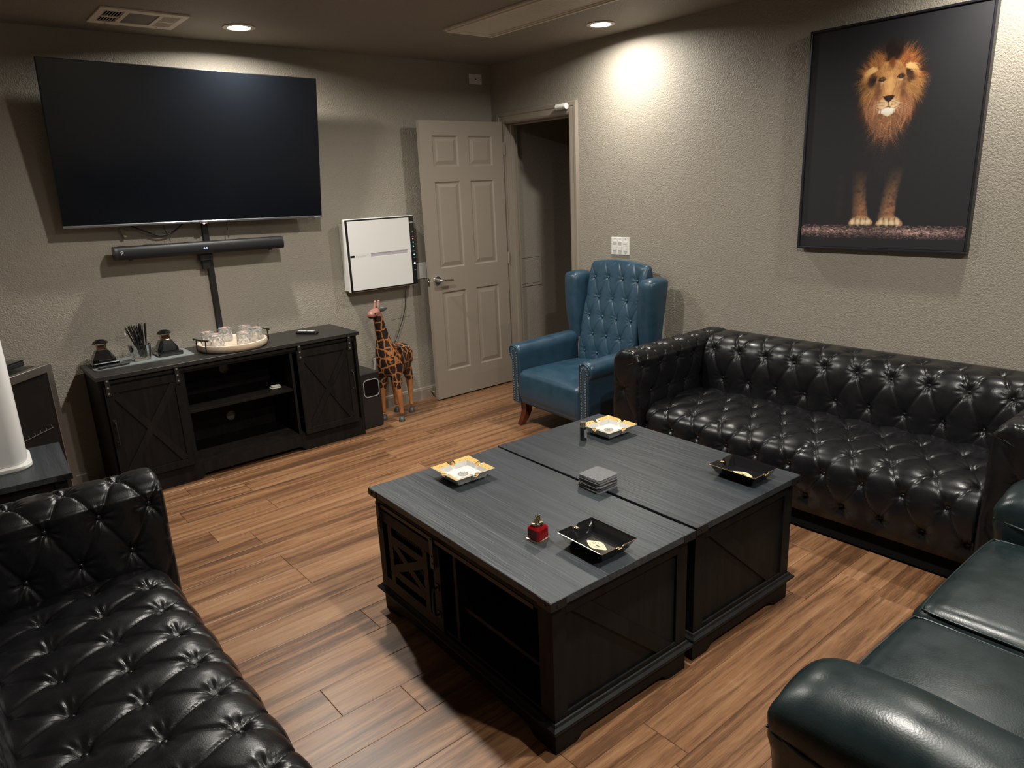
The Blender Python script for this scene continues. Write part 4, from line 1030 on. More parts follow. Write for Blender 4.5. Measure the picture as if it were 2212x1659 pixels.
# ---------------------------------------------------------------- wall plates
def plate(name, label, cat, loc, w_, h_, nrm, mat=M_white, gangs=0, kind='blank'):
    rz = 0 if nrm == 'y' else -PI/2
    t = thing(name, label, cat, loc, rz)     # local: x along wall, y back into wall, z up
    bm = BM(); box(bm, (-w_/2, -.006, -h_/2), (w_/2, 0, h_/2), .0025, 2); obj('cover_plate', bm, mat, t)
    return t
t = plate('coax_plate', 'white cable wall plate high in the corner above the door', 'wall plate', (-.141, 0, 2.343), .118, .070, 'y')
bm = BM(); cyl(bm, (0, -.006, 0), (0, -.011, 0), .0045, n=10); obj('connector', bm, M_bolt, t)
bm = BM(); [cyl(bm, (s*.042, -.006, 0), (s*.042, -.0072, 0), .003, n=8) for s in (-1, 1)]; obj('screw', bm, M_silv, t)
t = plate('wall_switch', 'white switch plate on the wall between the air purifier and the open door', 'wall plate', (-.745, 0, .985), .09, .118, 'y')
bm = BM(); [cyl(bm, (0, -.006, s*.04), (0, -.0072, s*.04), .003, n=8) for s in (-1, 1)]; obj('screw', bm, M_silv, t)
t = plate('light_switch', 'white three-gang light switch plate on the wall above the blue armchair', 'light switch', (0, -1.3135, 1.148), .160, .116, 'x')
for k, x in enumerate((-.047, 0, .047)):
    bm = BM(); box(bm, (x-.017, -.0085, -.034), (x+.017, -.006, .034), .001)
    if k < 2: box(bm, (x-.014, -.0125, -.030), (x+.014, -.0085, .002), .002)
    else: box(bm, (x-.013, -.0105, .012), (x+.013, -.0085, .028), .001); box(bm, (x-.013, -.0105, -.010), (x+.013, -.0085, .006), .001); box(bm, (x-.013, -.0105, -.030), (x+.013, -.0085, -.014), .001)
    s_ = obj('rocker', bm, M_white, t)
    if k < 2: bm = BM(); box(bm, (x-.013, -.0092, .006), (x+.013, -.0086, .030)); obj('indicator', bm, pm('grey window', (.42, .42, .40), .4), s_)
bm = BM(); [cyl(bm, (x, -.006, z), (x, -.0072, z), .0025, n=8) for x in (-.047, 0, .047) for z in (-.048, .048)]; obj('screw', bm, M_silv, t)
t = plate('wall_outlet', 'white power outlet low on the wall behind the wooden giraffe', 'outlet', (-1.178, 0, .338), .072, .116, 'y')
for z in (-.022, .022): bm = BM(); box(bm, (-.017, -.0085, z-.014), (.017, -.006, z+.014), .003, 2); obj('socket', bm, M_white, t)
bm = BM(); box(bm, (-.016, -.030, .012), (.016, -.009, .040), .004, 2); o = obj('plug', bm, M_blk); o.location = (-1.178, 0, .318); tag(o, 'black plug in the outlet behind the wooden giraffe', 'plug')
bm = BM(); cyl(bm, (0, 0, -.045), (0, 0, .030), .019, n=24); cyl(bm, (0, 0, .032), (0, 0, .050), .0195, n=24)
bmesh.ops.transform(bm, matrix=Matrix.Rotation(PI/2, 4, 'X'), verts=bm.verts)
o = obj('door_sensor', bm, M_white, smooth=40); o.location = (-.040, -.815, 2.070); tag(o, 'small white cylindrical sensor at the top right corner of the door frame', 'sensor')
bm = BM(); tube(bm, [(-1.035, -.0005, .651), (-.95, -.0005, .657), (-.875, -.0005, .662)], .0012, 5); tag(obj('wall_scratch', bm, pm('dark scuff', (.10, .09, .08), .8)), 'thin dark scratch on the wall below the air purifier', 'scratch')

# ---------------------------------------------------------------- wall mounted air purifier
px0, px1, pz0, pz1, pyf = -1.384, -.838, .902, 1.395, -.100
t = thing('air_purifier', 'square white wall-mounted air purifier with a black border, left of the open door', 'air purifier', ((px0+px1)/2, -.05, (pz0+pz1)/2))
def pob(name, bm, mat, parent=None, label=None, **k):
    o = obj(name, bm, mat, parent or t, label, **k); 
    if (parent or t) is t: o.matrix_parent_inverse = Matrix.Translation(-t.location)
    return o
bm = BM(); box(bm, (px0+.004, -.062, pz0+.006), (px1-.004, -.004, pz1-.030), .006, 2); pob('rear_housing', bm, M_white)
bm = BM(); box(bm, (px0, -.096, pz0), (px1, -.0625, pz1), .006, 2); pob('front_housing', bm, M_white)
bm = BM(); box(bm, (px0+.004, -.0995, pz0+.004), (px1-.003, -.0955, pz1-.004), .003, 2); pob('bezel', bm, M_gloss, label='glossy black border and control strip')
bm = BM(); fx0, fx1, fz0, fz1 = px0+.020, -.882, pz0+.013, pz1-.015
box(bm, (fx0, -.1035, 1.158), (fx1, -.0996, fz1), .001); box(bm, (fx0, -.1035, fz0), (fx1, -.0996, 1.134), .001); box(bm, (fx0, -.1035, 1.134), (-1.206, -.0996, 1.158)); box(bm, (-.912, -.1035, 1.134), (fx1, -.0996, 1.158)); pan = pob('front_panel', bm, pm('satin white panel', (.64, .64, .62), .4))
bm = BM(); box(bm, (-1.206, -.1010, 1.134), (-.912, -.0997, 1.158)); pob('slot', bm, pm('mauve grey grip', (.42, .38, .42), .3), pan)
bm = BM(); box(bm, (fx0-.001, -.1042, 1.140), (fx0+.028, -.1036, 1.154), .0002); cyl(bm, (fx0+.028, -.1042, 1.147), (fx0+.028, -.1036, 1.147), .007, n=12); pob('latch', bm, M_gloss, pan)
text_obj('logo', 'RabbitAir', .020, pm('faint grey print', (.38, .38, .37), .5), pan, Matrix.Translation((-1.283, -.1036, 1.146)) @ Matrix.Rotation(PI/2, 4, 'X'), .0002).matrix_parent_inverse = Matrix()
bm = BM(); tube(bm, spline([(-1.236, -.1038, 1.140), (-1.238, -.1038, 1.148), (-1.232, -.1038, 1.156), (-1.226, -.1038, 1.150), (-1.219, -.1038, 1.147), (-1.221, -.1038, 1.139)], 4), .0006, 5); pob('emblem', bm, bpy.data.materials['faint grey print'], pan)
for z, m_ in ((1.230, M_led), (1.206, M_ledg), (1.177, M_ledg), (1.119, M_ledg), (1.057, M_ledw)):
    bm = BM(); sph(bm, (-.856, -.0998, z), .0035 if z > 1.06 else .006, 8, (1, .4, 1)); pob('indicator_light', bm, m_)
bm = BM(); box(bm, (-.871, -.1003, 1.1425), (-.845, -.0996, 1.1455)); 
for z in (1.28, 1.262, 1.245, 1.009, 1.096): box(bm, (-.862, -.1002, z), (-.850, -.0996, z+.002))
box(bm, (-.872, -.1002, 1.344), (-.848, -.0996, 1.350)); pob('printed_mark', bm, pm('grey print', (.35, .35, .36), .4))
cable('black power cord hanging down the wall from the air purifier', [(-.905, -.03, .90), (-.905, -.03, .877), (-.918, -.03, .80), (-.925, -.03, .74), (-.955, -.03, .65), (-.985, -.03, .59), (-1.03, -.035, .51), (-1.09, -.03, .42), (-1.14, -.035, .36), (-1.17, -.03, .338)], .0032, 'power_cord', 'cord')

# ---------------------------------------------------------------- wooden giraffe
M_gir = None
def giraffe_mat():
    m, nt, b, N, L = newmat('painted giraffe hide')
    tc = N.new('ShaderNodeTexCoord'); mp = N.new('ShaderNodeMapping'); mp.inputs['Scale'].default_value = (1, 1, .82); L.new(tc.outputs['Object'], mp.inputs[0])
    nz = N.new('ShaderNodeTexNoise'); nz.inputs['Scale'].default_value = 26; L.new(mp.outputs[0], nz.inputs['Vector'])
    mx0 = N.new('ShaderNodeMix'); mx0.data_type = 'VECTOR'; mx0.inputs[0].default_value = .028; L.new(mp.outputs[0], mx0.inputs[4]); L.new(nz.outputs['Color'], mx0.inputs[5])
    v = N.new('ShaderNodeTexVoronoi'); v.feature = 'DISTANCE_TO_EDGE'; v.inputs['Scale'].default_value = 20; v.inputs['Randomness'].default_value = .6; L.new(mx0.outputs[1], v.inputs['Vector'])
    sx = N.new('ShaderNodeSeparateXYZ'); L.new(tc.outputs['Object'], sx.inputs[0])
    # spots shrink on the shins, and vanish on head
    lo = N.new('ShaderNodeMapRange'); lo.inputs[1].default_value = .17; lo.inputs[2].default_value = .25; lo.inputs[3].default_value = .6; lo.inputs[4].default_value = .062; L.new(sx.outputs[2], lo.inputs[0])
    hi = N.new('ShaderNodeMapRange'); hi.inputs[1].default_value = .755; hi.inputs[2].default_value = .775; hi.inputs[3].default_value = 0; hi.inputs[4].default_value = .6; L.new(sx.outputs[2], hi.inputs[0])
    ad = N.new('ShaderNodeMath'); ad.operation = 'ADD'; L.new(lo.outputs[0], ad.inputs[0]); L.new(hi.outputs[0], ad.inputs[1])
    gt = N.new('ShaderNodeMath'); gt.operation = 'SUBTRACT'; L.new(v.outputs[0], gt.inputs[0]); L.new(ad.outputs[0], gt.inputs[1])
    st = N.new('ShaderNodeMapRange'); st.inputs[1].default_value = 0; st.inputs[2].default_value = .03; L.new(gt.outputs[0], st.inputs[0])
    n2 = N.new('ShaderNodeTexNoise'); n2.inputs['Scale'].default_value = 55; n2.inputs['Detail'].default_value = 4; L.new(tc.outputs['Object'], n2.inputs['Vector'])
    og = N.new('ShaderNodeMix'); og.data_type = 'RGBA'; og.inputs[6].default_value = (.22, .075, .026, 1); og.inputs[7].default_value = (.52, .21, .07, 1); L.new(n2.outputs[0], og.inputs[0])
    hd = N.new('ShaderNodeMapRange'); hd.inputs[1].default_value = .735; hd.inputs[2].default_value = .775; L.new(sx.outputs[2], hd.inputs[0])
    hc = N.new('ShaderNodeMix'); hc.data_type = 'RGBA'; hc.inputs[7].default_value = (.30, .125, .095, 1); L.new(hd.outputs[0], hc.inputs[0]); L.new(og.outputs[2], hc.inputs[6])
    dk = N.new('ShaderNodeMix'); dk.data_type = 'RGBA'; dk.inputs[7].default_value = (.018, .012, .010, 1); L.new(st.outputs[0], dk.inputs[0]); L.new(hc.outputs[2], dk.inputs[6])
    L.new(dk.outputs[2], b.inputs['Base Color']); b.inputs['Roughness'].default_value = .38
    bp = N.new('ShaderNodeBump'); bp.inputs['Strength'].default_value = .3; bp.inputs['Distance'].default_value = .001; L.new(n2.outputs[0], bp.inputs['Height']); L.new(bp.outputs[0], b.inputs['Normal'])
    return m
M_gir = giraffe_mat()
def skin(name, verts, edges, mat, parent, root=0, sub=2):
    me = bpy.data.meshes.new(name); me.from_pydata([v[:3] for v in verts], edges, []); o = bpy.data.objects.new(name, me); COL.objects.link(o)
    md = o.modifiers.new('s', 'SKIN'); me.skin_vertices.new() if not me.skin_vertices else None
    for i, v in enumerate(verts): 
        sv = me.skin_vertices[0].data[i]; r = v[3]; sv.radius = r if isinstance(r, tuple) else (r, r); sv.use_root = (i == root)
    md.use_smooth_shade = True
    sd = o.modifiers.new('d', 'SUBSURF'); sd.levels = sub; sd.render_levels = sub
    dg = bpy.context.evaluated_depsgraph_get(); m2 = bpy.data.meshes.new_from_object(o.evaluated_get(dg)); bpy.data.objects.remove(o)
    m2.materials.clear(); return link(name, m2, mat, parent, smooth=True)
gr = thing('giraffe_figure', 'painted wooden giraffe standing on the floor between the subwoofer and the open door', 'figurine', (-1.17, -.225, 0))
def gl(x, y, z, r):
    k = (1.22 if z > .55 else 1.30) if z > .36 else 1.15
    return (x+1.17, y+.225, z, (r[0]*k, r[1]*k))
# front mid (-1.253,-.281), hind mid (-1.09,-.18)
GV = [gl(-1.235, -.268, .430, (.078, .070)), gl(-1.165, -.228, .425, (.080, .078)), gl(-1.085, -.180, .425, (.070, .068)), gl(-1.040, -.155, .405, (.045, .05)),
      gl(-1.262, -.285, .500, (.062, .058)), gl(-1.275, -.290, .575, (.046, .045)), gl(-1.290, -.295, .650, (.036, .036)), gl(-1.305, -.300, .725, (.029, .029)), gl(-1.315, -.303, .770, (.030, .030)),
      # head
      gl(-1.322, -.306, .792, (.032, .032)), gl(-1.358, -.318, .780, (.028, .026)), gl(-1.392, -.329, .762, (.021, .017)),
      # front leg near
      gl(-1.226, -.325, .34, (.040, .038)), gl(-1.222, -.335, .25, (.026, .026)), gl(-1.219, -.345, .19, (.021, .021)), gl(-1.216, -.348, .09, (.0135, .0135)), gl(-1.216, -.350, .045, (.014, .014)),
      # front leg far
      gl(-1.275, -.250, .34, (.038, .038)), gl(-1.284, -.235, .25, (.026, .026)), gl(-1.287, -.228, .19, (.021, .021)), gl(-1.288, -.228, .09, (.0135, .0135)), gl(-1.288, -.230, .045, (.014, .014)),
      # hind near
      gl(-1.060, -.200, .34, (.042, .040)), gl(-1.042, -.198, .25, (.026, .026)), gl(-1.040, -.196, .19, (.020, .020)), gl(-1.046, -.204, .09, (.0135, .0135)), gl(-1.048, -.212, .045, (.014, .014)),
      # hind far
      gl(-1.112, -.130, .34, (.040, .040)), gl(-1.118, -.112, .25, (.025, .025)), gl(-1.118, -.108, .19, (.020, .020)), gl(-1.122, -.118, .09, (.0135, .0135)), gl(-1.125, -.128, .045, (.014, .014))]
GE = [(0, 1), (1, 2), (2, 3), (0, 4), (4, 5), (5, 6), (6, 7), (7, 8), (8, 9), (9, 10), (10, 11), (0, 12), (12, 13), (13, 14), (14, 15), (15, 16), (0, 17), (17, 18), (18, 19), (19, 20), (20, 21),
      (2, 22), (22, 23), (23, 24), (24, 25), (25, 26), (2, 27), (27, 28), (28, 29), (29, 30), (30, 31)]
gb = skin('body', GV, GE, M_gir, gr, 1)
M_hoof = pm('grey hoof', (.055, .058, .055), .45); M_horn = pm('pink brown horn', (.40, .19, .14), .5)
for i in (16, 21, 26, 31):
    x, y, z = GV[i][:3]; bm = BM(); loft(bm, [[(x+a*r+ox, y+b*r+oy, zz) for a, b in [(math.cos(2*PI*k/14), math.sin(2*PI*k/14)) for k in range(14)]] for r, zz, ox, oy in ((.021, 0, -.008, -.006), (.023, .006, -.008, -.006), (.019, .022, -.004, -.003), (.0125, .034, 0, 0))]); obj('hoof', bm, M_hoof, gr, 'grey hoof', smooth=50)
for dx, dy in ((-.012, -.006), (.020, .004)):
    bm = BM(); p = Vector((GV[9][0]+dx+.002, GV[9][1]+dy, .812)); tube(bm, [p, p+Vector((.004, 0, .022)), p+Vector((.007, 0, .040))], [.0085, .007, .0065], 10); sph(bm, p+Vector((.008, 0, .044)), .0085, 10); obj('horn', bm, M_horn, gr, smooth=60)
for s in (-1, 1):
    bm = BM(); p = Vector((GV[9][0]+.012, GV[9][1]+(-.022 if s < 0 else .026), .800)); d = Vector((.040, -.020 if s < 0 else .028, .010))
    sph(bm, (0, 0, 0), 1, 12, m=Matrix.Translation(p+d*.55) @ d.to_track_quat('X', 'Z').to_matrix().to_4x4() @ Matrix.Diagonal((.030, .006, .016, 1))); obj('ear', bm, M_hoof, gr, 'grey brown ear', smooth=80)
    bm = BM(); e = Vector(GV[10][:3])+Vector((.008, -.031 if s < 0 else .031, .006)); sph(bm, e, .0055, 10); obj('eye', bm, M_gloss, gr, 'black eye', smooth=80)
bm = BM(); tube(bm, spline([(GV[3][0]+.03, GV[3][1]+.02, .43), (GV[3][0]+.045, GV[3][1]+.03, .38), (GV[3][0]+.045, GV[3][1]+.03, .30)], 4), [.008, .007, .007, .006, .006, .006, .006, .005, .008], 8); obj('tail', bm, M_gir, gr, smooth=60)

# ---------------------------------------------------------------- ceiling fittings
t = thing('ceiling_vent', 'cream metal air vent in the ceiling above the television', 'air vent', (-2.532, -.396, CEIL), 0)
bm = BM(); W2, D2 = .200, .168; th = .008
def vb(x0, x1, y0, y1, z0=-th, z1=0): box(bm, (x0, y0, z0), (x1, y1, z1), .001)
vb(-W2, W2, -D2, -D2+.052); vb(-W2, W2, D2-.052, D2); vb(-W2, -W2+.030, -D2+.052, D2-.052); vb(W2-.030, W2, -D2+.052, D2-.052); vb(-.084, -.064, -D2+.052, D2-.052); vb(.072, .092, -D2+.052, D2-.052)
vb(-W2+.03, -.084, -.0, .016); vb(.092, W2-.03, -.0, .016); obj('face_frame', bm, M_lwhite, t)
for x0, x1, sl in ((-W2+.03, -.084, -1), (.092, W2-.03, 1)):
    n = 7
    for r0, r1 in ((-D2+.052, 0), (.016, D2-.052)):
        for k in range(n):
            x = x0+(k+.5)*(x1-x0)/n; bm = BM(); bar(bm, (x, r0, -.004), (x, r1, -.004), .014, .0012, (sl*.75, 0, 1)); obj('louver', bm, M_lwhite, t)
bm = BM(); box(bm, (-.064, -D2+.052, -.004), (.072, D2-.052, -.002)); obj('perforated_plate', bm, pm('perforated grey', (.10, .085, .065), .6, noise=.4, nscale=500), t, 'darker perforated centre')
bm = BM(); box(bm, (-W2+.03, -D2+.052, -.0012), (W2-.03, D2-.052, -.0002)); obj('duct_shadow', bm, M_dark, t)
bm = BM(); [cyl(bm, (x, y, -th-.001), (x, y, -th), .004, n=8) for x, y in ((-.12, -D2+.02), (.12, -D2+.02), (.12, D2-.02), (-.12, D2-.02))]; obj('screw', bm, M_bolt, t)
t = thing('ceiling_panel_light', 'unlit off-white fluorescent ceiling fixture with a ribbed diffuser, beside the downlight', 'ceiling light', (-.862, -1.500, CEIL))
fx, fy = .183, .607
bm = BM()
for k, (i_, z_) in enumerate(((0, .012), (.014, .020), (.030, .014))):
    a, b, c, d = -fx+i_, fx-i_, -fy+i_, fy-i_; w_ = .014 if k < 2 else .010
    for lo, hi in (((a, c), (b, c+w_)), ((a, d-w_), (b, d)), ((a, c+w_), (a+w_, d-w_)), ((b-w_, c+w_), (b, d-w_))): box(bm, (lo[0], lo[1], -z_), (hi[0], hi[1], 0), .0015)
obj('frame', bm, M_lwhite, t)
bm = BM(); box(bm, (-fx+.040, -fy+.040, -.008), (fx-.040, fy-.040, -.001))
n = 60
for k in range(n): y = -fy+.045+(2*fy-.09)*k/(n-1); bar(bm, (-fx+.042, y, -.008), (fx-.042, y, -.008), .006, .0025, (0, 0, 1))
obj('diffuser', bm, pm('ribbed acrylic', (.58, .54, .46), .35), t)
bm = BM(); lathe(bm, [(0, -.004), (.060, -.004), (.068, 0)][::1], 32); o = obj('junction_cover', bm, M_ceil, smooth=30); o.location = (-.630, -.515, CEIL-.0002); tag(o, 'round painted junction cover on the ceiling near the room corner', 'ceiling cover')

# ---------------------------------------------------------------- side table, tower purifier, wine cooler
t = thing('end_table', 'black end table with metal corner brackets behind the near left sofa', 'side table', (-3.585, -1.175, 0), -.050)
bm = BM(); box(bm, (-.27, -.236, .536), (.27, .236, .56), .0012); obj('tabletop', bm, M_tabletop, t)
for sx in (-1, 1):
    for sy in (-1, 1): bm = BM(); box(bm, (sx*.23-.022, sy*.196-.022, 0), (sx*.23+.022, sy*.196+.022, .536), .001); obj('leg', bm, M_tablebody, t)
bm = BM(); box(bm, (-.24, -.205, .44), (.24, -.19, .536)); box(bm, (-.24, .19, .44), (.24, .205, .536)); box(bm, (.225, -.19, .44), (.24, .19, .536)); box(bm, (-.24, -.19, .44), (-.225, .19, .536)); obj('apron', bm, M_tablebody, t)
bm = BM(); box(bm, (-.23, -.19, .12), (.23, .19, .135)); obj('lower_shelf', bm, M_tablebody, t)
for sx in (-1, 1):
    for sy in (-1, 1):
        bm = BM(); X, Y = sx*.27, sy*.236; e = .0022
        box(bm, (min(X-sx*.05, X+sx*e), min(Y, Y+sy*e), .535), (max(X-sx*.05, X+sx*e), max(Y, Y+sy*e), .558)); box(bm, (min(X, X+sx*e), min(Y-sy*.05, Y), .535), (max(X, X+sx*e), max(Y-sy*.05, Y), .558)); b = obj('corner_bracket', bm, M_blkm, t)
        put(ME_bolt, 'bolt', (X-sx*.022, Y+sy*(e+.001), .546), 0 if sy < 0 else PI, b)
t = thing('tower_purifier', 'white tower air purifier with a red light ring standing on the black end table', 'air purifier', (-3.575, -1.115, .5603), -.05)
def tw(r, z, dx=0): return [(x+dx, y, z) for x, y in rrect(-r, r, -.125*r/.14, .125*r/.14, .055*r/.14, 8)]
bm = BM(); loft(bm, [tw(.147, 0), tw(.151, .005), tw(.151, .015), tw(.143, .021)]); obj('base', bm, M_white, t, smooth=40)
bm = BM(); loft(bm, [tw(.134, .022), tw(.140, .045), tw(.142, .30), tw(.142, .55), tw(.137, .562), tw(.12, .566)]); obj('body', bm, pm('pearl white shell', (.70, .70, .69), .30), t, smooth=50)
bm = BM(); pts = rrect(-.105, .005, .07, .30, .02); prism(bm, pts, -.1275, -.1262, 'y'); obj('air_slot', bm, M_dark, t, 'black recessed grille')
bm = BM(); mt = Matrix.Translation((.085, -.1262, .47)) @ Matrix.Rotation(PI/2, 4, 'X'); lathe(bm, [(.014, 0), (.0155, 0), (.0155, .0012), (.014, .0012), (.014, 0)], 28, m=mt); obj('light_ring', bm, M_led, t, 'glowing red ring')
bm = BM(); tube(bm, [(.098, -.1270, .345), (.103, -.1270, .362), (.107, -.1270, .352), (.100, -.1270, .350)], .0012, 5); tube(bm, [(.104, -.127, .342), (.106, -.127, .352)], .0012, 5); obj('logo', bm, M_bolt, t)
cdir = math.atan2(-.186, -.170)
t = thing('wine_cooler', 'stainless framed wine cooler with a dark glass door in the back left corner', 'wine cooler', (-3.219, -.483, 0), cdir+PI)
# local: x from -0.46 (left) to 0 (right edge), y back
bm = BM(); box(bm, (-.46, .035, .02), (0, .40, .815), .003); obj('cabinet', bm, M_blk, t)
M_steel = pm('brushed stainless', (.42, .40, .38), .30, .95)
bm = BM(); fw_ = .038
for lo, hi in (((-.46, .03), (-.46+fw_, .828)), ((-fw_, .03), (0, .828)), ((-.46+fw_, .03), (-fw_, .03+fw_)), ((-.46+fw_, .828-fw_), (-fw_, .828))): box(bm, (lo[0], 0, lo[1]), (hi[0], .032, hi[1]), .0015)
dr = obj('door_frame', bm, M_steel, t, 'brushed steel door frame')
bm = BM(); box(bm, (-.46+fw_, .010, .03+fw_), (-fw_, .022, .828-fw_)); obj('door_glass', bm, pm('dark door glass', (.012, .010, .009), .06), dr)
bm = BM()
for k in range(9): tube(bm, [(-.40+.04*k, .006, .52), (-.40+.04*k, .009, .535)], .0015, 5)
tube(bm, [(-.41, .007, .52), (-.07, .007, .52)], .0015, 5); obj('rack', bm, M_steel, dr)
bm = BM()
for x in (-.43, -.05):
    for y in (.06, .36): cyl(bm, (x, y, 0), (x, y, .022), .015, n=10)
obj('foot', bm, M_blk, t)
mcool = Matrix.Translation((-3.219, -.483, 0)) @ Matrix.Rotation(cdir+PI, 4, 'Z')
def ontop(name, label, cat, fn):
    t = thing(name, label, cat, mcool @ Vector((0, 0, .829)), cdir+PI); fn(t); return t
def f1(t):
    bm = BM(); box(bm, (-.165, .10, 0), (-.045, .17, .024), .003); obj('case', bm, M_blk, t)
    bm = BM(); box(bm, (-.165, .098, .0245), (-.042, .172, .030), .002); obj('lid', bm, M_gloss, t)
ontop('storage_case', 'flat black case on top of the wine cooler, nearest the console', 'case', f1)
def f2(t):
    bm = BM(); box(bm, (-.36, .07, 0), (-.215, .18, .085), .008, 2); obj('body', bm, M_gloss, t)
    bm = BM(); box(bm, (-.355, .066, .0855), (-.218, .16, .090), .002); obj('lid', bm, M_silv, t)
ontop('humidor_box', 'taller glossy black box on top of the wine cooler beside the white tower purifier', 'box', f2)

# ---------------------------------------------------------------- table-top things
ZT = TH+.0004
M_porc = pm('white porcelain', (.62, .62, .60), .10, coat=.3); M_cream = pm('cream label', (.72, .58, .32), .4, noise=.2, nscale=300)
def yellow_print():
    m, nt, b, N, L = newmat('yellow ornament print'); tc = N.new('ShaderNodeTexCoord')
    v = N.new('ShaderNodeTexVoronoi'); v.inputs['Scale'].default_value = 85; v.inputs['Randomness'].default_value = .35; L.new(tc.outputs['Object'], v.inputs['Vector'])
    r = N.new('ShaderNodeMapRange'); r.inputs[1].default_value = .16; r.inputs[2].default_value = .22; L.new(v.outputs['Distance'], r.inputs[0])
    mx = N.new('ShaderNodeMix'); mx.data_type = 'RGBA'; mx.inputs[6].default_value = (.22, .14, .035, 1); mx.inputs[7].default_value = (.60, .40, .14, 1); L.new(r.outputs[0], mx.inputs[0]); L.new(mx.outputs[2], b.inputs['Base Color']); b.inputs['Roughness'].default_value = .15
    return m
M_yel = yellow_print()
def tray_shape(hx, hy, prof, notch, nd, mats, zoff=0, corner=.006):
    """prof: list of (inset,z,matidx for the band up to the next ring); notch(px,py)->0..1 depth factor"""
    bm = BM(); N_ = 120; rings = []
    for ins, z, _ in prof:
        ring = []
        a, b = hx-ins, hy-ins; per = 2*(a+b)*2
        base = []
        seg = N_//4
        for side in range(4):
            for k in range(seg):
                f = -1+2*k/seg
                p = [(a*f, -b), (a, b*f), (-a*f, b), (-a, -b*f)][side]; base.append(p)
        for p in base:
            nn = notch(p[0]/a, p[1]/b, hx, hy); zz = z-(nd*nn if z > .5*max(q[1] for q in prof) else 0)
            ring.append(bm.verts.new((p[0], p[1], max(zz, .012) if z > .012 else z)))
        rings.append(ring)
    for i, (A, Bv) in enumerate(zip(rings, rings[1:])):
        for k in range(N_):
            f = bm.faces.new((A[k], A[(k+1) % N_], Bv[(k+1) % N_], Bv[k])); c = f.calc_center_median(); nn = notch(c.x/(hx-prof[i][0]), c.y/(hy-prof[i][0]), hx, hy)
            mi = prof[i][2]
            f.material_index = mi(nn) if callable(mi) else mi
    bm.faces.new(rings[0][::-1]).material_index = 0; bm.faces.new(rings[-1]).material_index = 0
    me = bpy.data.meshes.new('tray'); bmesh.ops.recalc_face_normals(bm, faces=bm.faces); bm.to_mesh(me); bm.free()
    for m_ in mats: me.materials.append(m_)
    me.polygons.foreach_set('use_smooth', [True]*len(me.polygons)); me.set_sharp_from_angle(angle=math.radians(32)); return me
def n4(u, v, hx, hy):
    d = min(abs(u*hx) if abs(v) > .9 else 1, abs(v*hy) if abs(u) > .9 else 1); return max(0, 1-(d/.0135)**4)
def n2(u, v, hx, hy):
    d = abs(u*hx) if abs(v) > .85 else 1; return max(0, 1-(d/.013)**2)
band = lambda nn: 0 if nn > .05 else 1
ME_wt = tray_shape(.088, .088, [(.026, .005, 0), (.023, .012, 0), (.004, .036, 0), (0, .0385, 0), (.0015, .0405, band), (.022, .0335, lambda nn: 0), (.028, .016, 0), (.032, .014, 0)], n4, .009, [M_porc, M_yel, M_brass])
ME_bt = tray_shape(.074, .096, [(.028, 0, 0), (.024, .005, 0), (.004, .039, 0), (.001, .0415, 1), (.0, .0425, 1), (.0012, .043, 0), (.009, .033, 0), (.019, .011, 0), (.022, .009, 0)], n2, .008, [M_gloss, M_brass])
def white_ashtray(x, y, rz, label):
    t = thing('ashtray', label, 'ashtray', (x, y, ZT), rz, 'white and yellow porcelain ashtrays')
    link('dish', ME_wt, None, t)
    bm = BM()
    for sx in (-1, 1):
        for sy in (-1, 1): box(bm, (sx*.046-.010, sy*.046-.010, 0), (sx*.046+.010, sy*.046+.010, .005), .001)
    obj('foot', bm, M_porc, t)
    bm = BM(); lathe(bm, [(0, .0142), (.021, .0142), (.021, .0146), (0, .0146)], 32, sx=1.0, sy=1.0); e = obj('emblem', bm, pm('grey emblem', (.36, .35, .31), .3), t, 'grey round emblem')
    bm = BM(); lathe(bm, [(.0165, .01462), (.0175, .01462), (.0175, .0148), (.0165, .0148), (.0165, .01462)], 32); obj('emblem_ring', bm, M_bolt, e)
    text_obj('emblem_letter', 'H', .017, M_bolt, e, Matrix.Translation((0, 0, .0147)) @ Matrix.Rotation(-.75, 4, 'Z'), .0001)
    for k in range(4):
        a = k*PI/2; c_, s_ = math.cos(a), math.sin(a)
        bm = BM()
        for q in (-1, 1):
            px_, py_ = .078, q*.0135; tube(bm, spline([(c_*.088-s_*py_, s_*.088+c_*py_, .0390), (c_*.078-s_*py_*.97, s_*.078+c_*py_*.97, .0372), (c_*.067-s_*py_*.85, s_*.067+c_*py_*.85, .0335)], 4), .0016, 6)
        sph(bm, (c_*.083, s_*.083, .0300), .0085, 8, (1, 1, .22))
        obj('gold_notch', bm, M_brass, t, 'gilded notch edge')
white_ashtray(-2.197, -2.470, -.03, 'white porcelain ashtray with a yellow rim, alone at the far left of the near table')
white_ashtray(-1.452, -2.532, -.03, 'white porcelain ashtray with a yellow rim beside the black cylinder lighter')
